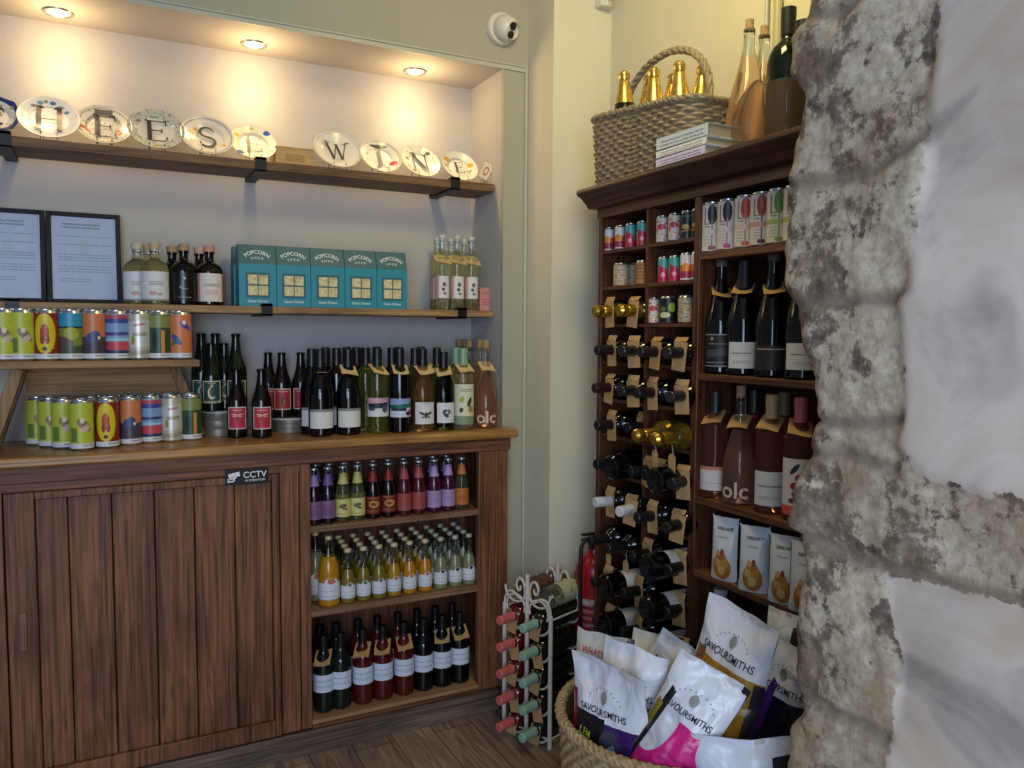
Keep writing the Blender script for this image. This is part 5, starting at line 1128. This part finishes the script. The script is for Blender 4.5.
def bag(nm, pos, yaw, lean, roll, k, lb, w=.19, h=.29, T_=.036, text='SAVOURSMITHS', tsz=.0205, seed=1, extra=None, tv=.68, upside=False):
    e = Matrix.Rotation(R(yaw), 4, 'Z') @ Matrix.Rotation(R(lean), 4, 'X') @ Matrix.Rotation(R(roll), 4, 'Y')
    t = thing('crisp_bag', lb, 'crisp bag', pos, e.to_euler(), 'crisp bags in the big basket')
    def f(u, v, s, off=0):
        eu = max(0, 1-abs(2*u-1)**2.4)**.62
        pv = (min(1, (v+.0)/.22)**.6 if v < .22 else 1)*(1 if v < .5 else max(.02, cos((v-.5)/.46*pi/2)**.75 if v < .955 else .02))
        d = T_*eu*pv
        x = (u-.5)*w*(1-.10*pv*eu*0-.06*sin(pi*v)+.02*noise.noise(Vector((v*5, seed, 0))))
        cr = noise.noise(Vector((u*3.2+seed*3, v*4.0, s*2+seed)))*.013+abs(noise.noise(Vector((u*6+seed, v*6, s*5))))*.013
        edge = .35+.65*eu
        bend = .022*sin(v*3.0+seed)*(v) + (.018*sin(pi*u+seed) if v > .85 else .018*sin(pi*u+seed)*(v/.85)**4)
        z = v*h+.006*noise.noise(Vector((u*3, seed*2, 1)))*(v > .9)
        return Vector((x, -s*(d+off)+cr*edge*(1 if v < .95 else .4)+bend-(0), z))
    m = MB(); m.grid(lambda u, v: f(u, v, 1), 22, 32, 0); m.grid(lambda u, v: f(u, v, -1), 22, 32, 1, flip=True)
    obj('bag_body', m.mesh('bag_body', [BA[k], BA['back']], 80), t)
    if text:
        def wr(x, y, v0): return f(.5+x/w, v0+y/h-.02*(x/w)**2*8*0, 1, .0022)
        m = MB(); m.text(text, tsz, lambda x, y: wr(x, y, tv), sx=.86)
        obj('brand_lettering', (m, [INK]), t)
        m = MB(); 
        m.grid(lambda u, v: f(.5+(u-.5)*.020/w*sin(pi*(.12+.8*v)), tv+.055+v*.085, 1, .002), 5, 8)
        for q in range(10):   # small arc of marks over the crest
            a = R(30+120*q/9); m.grid(lambda u, v: f(.5+(cos(a)*.05+(u-.5)*.003)/w, tv+.015+(sin(a)*.042+(v-.5)*.003)/h, 1, .002), 1, 1)
        obj('crest_print', (m, [SIGIL]), t)
    if extra:
        m = MB()
        for st, sx, sv, sz, mi in extra: m.text(st, sz, lambda x, y: f(.5+(x+sx)/w, sv+y/h, 1, .0022), mi)
        obj('flavour_lettering', (m, [mat('ink_lime', 'B0B83A', .5), mat('ink_crimson', 'C01A48', .5), INK, wi]), t)
    return t
def P(px, py, d):
    """point at horizontal-ish depth d along the view"""
    q = rt*((px-512)/FPX)+dn*((py-384)/FPX)+fw; return Vector((0, 0, CAMH))+q*d
def bagat(px, py, depth, h, yaw, lean, roll, *a, **k):
    """px,py is where the middle of the bag's top edge appears"""
    e = (Matrix.Rotation(R(yaw), 4, 'Z') @ Matrix.Rotation(R(lean), 4, 'X') @ Matrix.Rotation(R(roll), 4, 'Y'))
    top = P(px, py, depth); pos = top-(e @ Vector((0, 0, h)))
    return bag('b', pos, yaw, lean, roll, *a, h=h, **k)
bagat(611, 663, 1.69, .315, -70, -2, 0, 'purple', 'purple crisp bag with a white top, at the left front of the basket', seed=1, w=.212, extra=[('LEM', -.048, .50, .021, 0), ('ARY', -.048, .425, .021, 0)])
bagat(640, 645, 1.74, .30, -56, -10, 6, 'orange', 'crisp bag with a white top and orange print behind the purple bag', seed=2, w=.16)
bagat(607, 632, 1.86, .28, -60, -5, 0, 'back', 'crisp bag with its grey printed back showing, at the left rear', seed=3, w=.15, text=None, extra=[("WHAT'S", -.014, .86, .018, 1), ('THE BEEF', -.010, .78, .018, 1)])
bagat(657, 634, 1.93, .28, -55, -5, 6, 'back', 'crisp bag with a grey printed back standing nearest the pigeonholes', seed=4, w=.12, text=None)
bagat(712, 672, 1.57, .31, -62, -8, 24, 'pink', 'bright pink crisp bag with a white top in the middle front of the basket', seed=5, w=.150, tsz=.0185)
bagat(688, 650, 1.80, .28, -60, -10, 30, 'pink', 'pink crisp bag leaning behind the middle pink one', seed=6, w=.15, text=None)
bagat(746, 611, 1.70, .32, -76, -14, 10, 'gold', 'tall gold crisp bag with a white top leaning against the open shelves', seed=7, w=.195, tsz=.0235)
bagat(797, 642, 1.70, .30, -76, -6, 6, 'dkpurple', 'dark purple crisp bag with a white top beside the stone wall', seed=8, w=.165)
bagat(795, 612, 1.80, .26, -75, -8, 0, 'whitebag', 'plain white crisp bag at the back right beside the stone wall', seed=9, w=.125, text=None)
bagat(752, 737, 1.53, .30, -44, 6, -6, 'whitebag', 'pale blue and white crisp bag lying at the right front of the basket', seed=10, w=.235, text=None, extra=[('THIS CHEESE', .030, .80, .013, 2), ('DOES NOT', .030, .73, .013, 2)])
for i, (dx, dy, kk) in enumerate(((-.10, .05, 'gold'), (.06, .10, 'pink'), (.08, -.10, 'purple'), (-.06, -.08, 'orange'))):
    bag('b', BC+Vector((dx, dy, .20)), 20*i-40, -6, 4, kk, 'crisp bag buried low in the basket, showing '+['gold', 'pink', 'purple', 'orange-brown'][i]+' print between the upper bags', h=.30, w=.16, seed=20+i, text=None)

# ------------------------------------------------------------------ rough stone wall end
XST = 1.0
edge_px = [(810, 0), (802, 20), (795, 37), (792, 65), (805, 95), (800, 120), (794, 150), (787, 185), (784, 240), (785, 280), (790, 302), (797, 310), (800, 330), (812, 384), (814, 419), (809, 454), (797, 499), (792, 524), (805, 539), (810, 569), (802, 599), (795, 634), (794, 669), (797, 699), (802, 714), (790, 734), (789, 768)]
EYZ = sorted([(p.z, p.y+.010) for p in (at(x, y, 0, XST) for x, y in edge_px)])
def eY(z):
    if z <= EYZ[0][0]: return EYZ[0][1]+.004*sin(z*20)
    if z >= EYZ[-1][0]: return EYZ[-1][1]+.004*sin(z*20)
    for (z0, y0), (z1, y1) in zip(EYZ, EYZ[1:]):
        if z0 <= z <= z1: f = (z-z0)/(z1-z0); f = f*f*(3-2*f); return y0+(y1-y0)*f
def poly_yz(l): return [(p.y, p.z) for p in (at(x, y, 0, XST) for x, y in l)]
JO = [poly_yz(l) for l in ([(780, 186), (835, 178), (870, 170), (905, 150), (940, 125)], [(780, 303), (850, 301), (905, 298)], [(800, 421), (857, 424), (902, 419)], [(800, 455), (840, 452), (895, 470)], [(800, 532), (845, 556), (895, 571), (1024, 606)], [(798, 697), (845, 718), (890, 741)], [(785, 20), (840, 12), (880, -20)])]
PL = [poly_yz(l) for l in ([(940, -60), (935, 60), (930, 140), (918, 200), (912, 290), (900, 300), (905, 384), (905, 425), (900, 445), (930, 478), (990, 496), (1300, 520), (1300, -60)], [(880, 573), (930, 584), (1024, 608), (1300, 690), (1300, 1100), (885, 1100), (890, 740), (896, 650)])]
def sd(p, poly):
    ins = False; dm = 9
    for i in range(len(poly)):
        a, b = poly[i], poly[(i+1) % len(poly)]
        if (a[1] > p[1]) != (b[1] > p[1]) and p[0] < (b[0]-a[0])*(p[1]-a[1])/(b[1]-a[1])+a[0]: ins = not ins
        dx, dy = b[0]-a[0], b[1]-a[1]; l = dx*dx+dy*dy or 1e-9; f = max(0, min(1, ((p[0]-a[0])*dx+(p[1]-a[1])*dy)/l))
        dm = min(dm, math.hypot(p[0]-a[0]-f*dx, p[1]-a[1]-f*dy))
    return dm if ins else -dm
def dline(p, l):
    dm = 9
    for a, b in zip(l, l[1:]):
        dx, dy = b[0]-a[0], b[1]-a[1]; q = dx*dx+dy*dy or 1e-9; f = max(0, min(1, ((p[0]-a[0])*dx+(p[1]-a[1])*dy)/q))
        dm = min(dm, math.hypot(p[0]-a[0]-f*dx, p[1]-a[1]-f*dy))
    return dm
def stone_wall():
    m = MB(); att = []; jat = []
    zs = [0+.02*i for i in range(15)]+[.30+.0085*i for i in range(int(1.75/.0085))]+[2.06+.04*i for i in range(20)]
    ss = [-.20, -.16, -.12, -.09, -.07, -.055, -.042, -.03, -.02, -.01]+[.0075*i for i in range(100)]+[.75+.05*i for i in range(12)]
    for z in zs:
        ye = eY(z)
        for s in ss:
            if s < 0:      # the end face turning away behind
                k = min(1, -s/.06); a = k*pi/2; x = XST+.05*(sin(a*.999)*.0)+(-s)*1.0*k; y = ye-.012*(1-cos(a))*0+ .0; nx, ny = -cos(a)*.7, 1.0
                x = XST+.012+max(0, -s-.0)*.98; y = ye
            else:
                k = max(0, 1-s/.035); x = XST+.012*(k**2.4); y = ye*max(0, 1-s/.25)+EYM*(min(1, s/.25))-s; nx, ny = -1, .3*k
            p = (y, z); pl = max(sd(p, q) for q in PL) if s > .05 else -.5
            w = max(0, min(1, pl/.02+.5)); j = min(dline(p, q) for q in JO)
            jd = math.exp(-(j/.007)**2)*(1-w)
            n1 = noise.fractal(Vector((y*5, z*5, 3)), 1, 2, 4)*.014; n2 = noise.fractal(Vector((y*22, z*22, 7)), 1, 2, 4)*.0045
            soft = noise.fractal(Vector((y*3.2, z*5.5, 11)), 1, 2, 2)*.016
            d = (n1+n2)*(1-w)+(soft*1.7+.003)*w-jd*.010
            d += .004*math.sin(j*60)*0
            m.v.append((x-d*(1 if s >= 0 else .3), y+(d*ny*.5 if s < .06 else 0), z)); att.append(pl); jat.append(j)
    nu = len(ss)
    for j in range(len(zs)-1):
        for i in range(nu-1):
            a = j*nu+i; m.face((a, a+1, a+nu+1, a+nu))
    me = m.mesh('wall_stone', [STM], 180)
    for nme, arr in (('plaster', att), ('joint', jat)):
        at_ = me.attributes.new(nme, 'FLOAT', 'POINT'); at_.data.foreach_set('value', arr)
    o = obj('wall_stone', me); o['kind'] = 'structure'
    # solid core behind the rough face so the pier has real thickness
    struct('wall_stone_core', MB().box(XST+.16, -1.3, 0, XW, .87, CEIL), mat('rubble', '7A7064', .9))
EYM = sum(y for z, y in EYZ)/len(EYZ)
def stone_mat():
    m, t, b = nt('rough_limewashed_stone')
    v = coords(t)
    def nz(sc, det=6, dist=0, rough=.6):
        n = N(t, 'TexNoise'); n.inputs['Scale'].default_value = sc; n.inputs['Detail'].default_value = det; n.inputs['Distortion'].default_value = dist; n.inputs['Roughness'].default_value = rough
        t.links.new(v, n.inputs[0]); return n.outputs[0]
    a, c, d = nz(6, 4, 0), nz(30, 10, 0, .75), nz(70, 5)
    stone = ramp(t, c, [(.34, '4C4238'), (.47, '7C6E5E'), (.6, 'A39380')])
    wash = ramp(t, d, [(.3, 'A8987F'), (.7, 'DED0B8')])
    s1 = N(t, 'Math', operation='MULTIPLY_ADD', i1=.55); t.links.new(c, s1.inputs[0])
    s0 = N(t, 'Math', operation='MULTIPLY', i1=.75); t.links.new(a, s0.inputs[0]); t.links.new(s0.outputs[0], s1.inputs[2])
    wf = ramp(t, s1.outputs[0], [(.595, (0, 0, 0)), (.640, (.95, .95, .95))])
    base = mixc(t, wf, stone, wash)
    # warm brown stain patches
    e = nz(3.5, 3); sf = ramp(t, e, [(.50, (0, 0, 0)), (.66, (.55, .55, .55))]); base = mixc(t, sf, base, lin('86694A'))
    # mortar in the joints
    aj = N(t, 'Attribute', attribute_name='joint'); jr = N(t, 'MapRange'); jr.inputs[1].default_value = .004; jr.inputs[2].default_value = .018; jr.inputs[3].default_value = .8; jr.inputs[4].default_value = 0
    t.links.new(aj.outputs['Fac'], jr.inputs[0]); base = mixc(t, jr.outputs[0], base, lin('8C7F6C'))
    ap = N(t, 'Attribute', attribute_name='plaster'); ma = N(t, 'Math', operation='MULTIPLY_ADD', i1=.05, i2=-.026); t.links.new(c, ma.inputs[0])
    ad = N(t, 'Math', operation='ADD'); t.links.new(ap.outputs['Fac'], ad.inputs[0]); t.links.new(ma.outputs[0], ad.inputs[1])
    pm = N(t, 'MapRange'); pm.inputs[1].default_value = -.001; pm.inputs[2].default_value = .001; t.links.new(ad.outputs[0], pm.inputs[0])
    pc = ramp(t, nz(4, 4, 1.2), [(.35, 'A89C94'), (.5, 'D0C2B6'), (.66, 'C4B29E')])
    base = mixc(t, pm.outputs[0], base, pc)
    t.links.new(base, b.inputs['Base Color']); b.inputs['Roughness'].default_value = .8
    h = N(t, 'Mix'); h.inputs[3].default_value = .5; t.links.new(pm.outputs[0], h.inputs[0]); t.links.new(c, h.inputs[2])
    bump(t, b, h.outputs[0], .55, .008)
    return m
STM = stone_mat(); stone_wall()
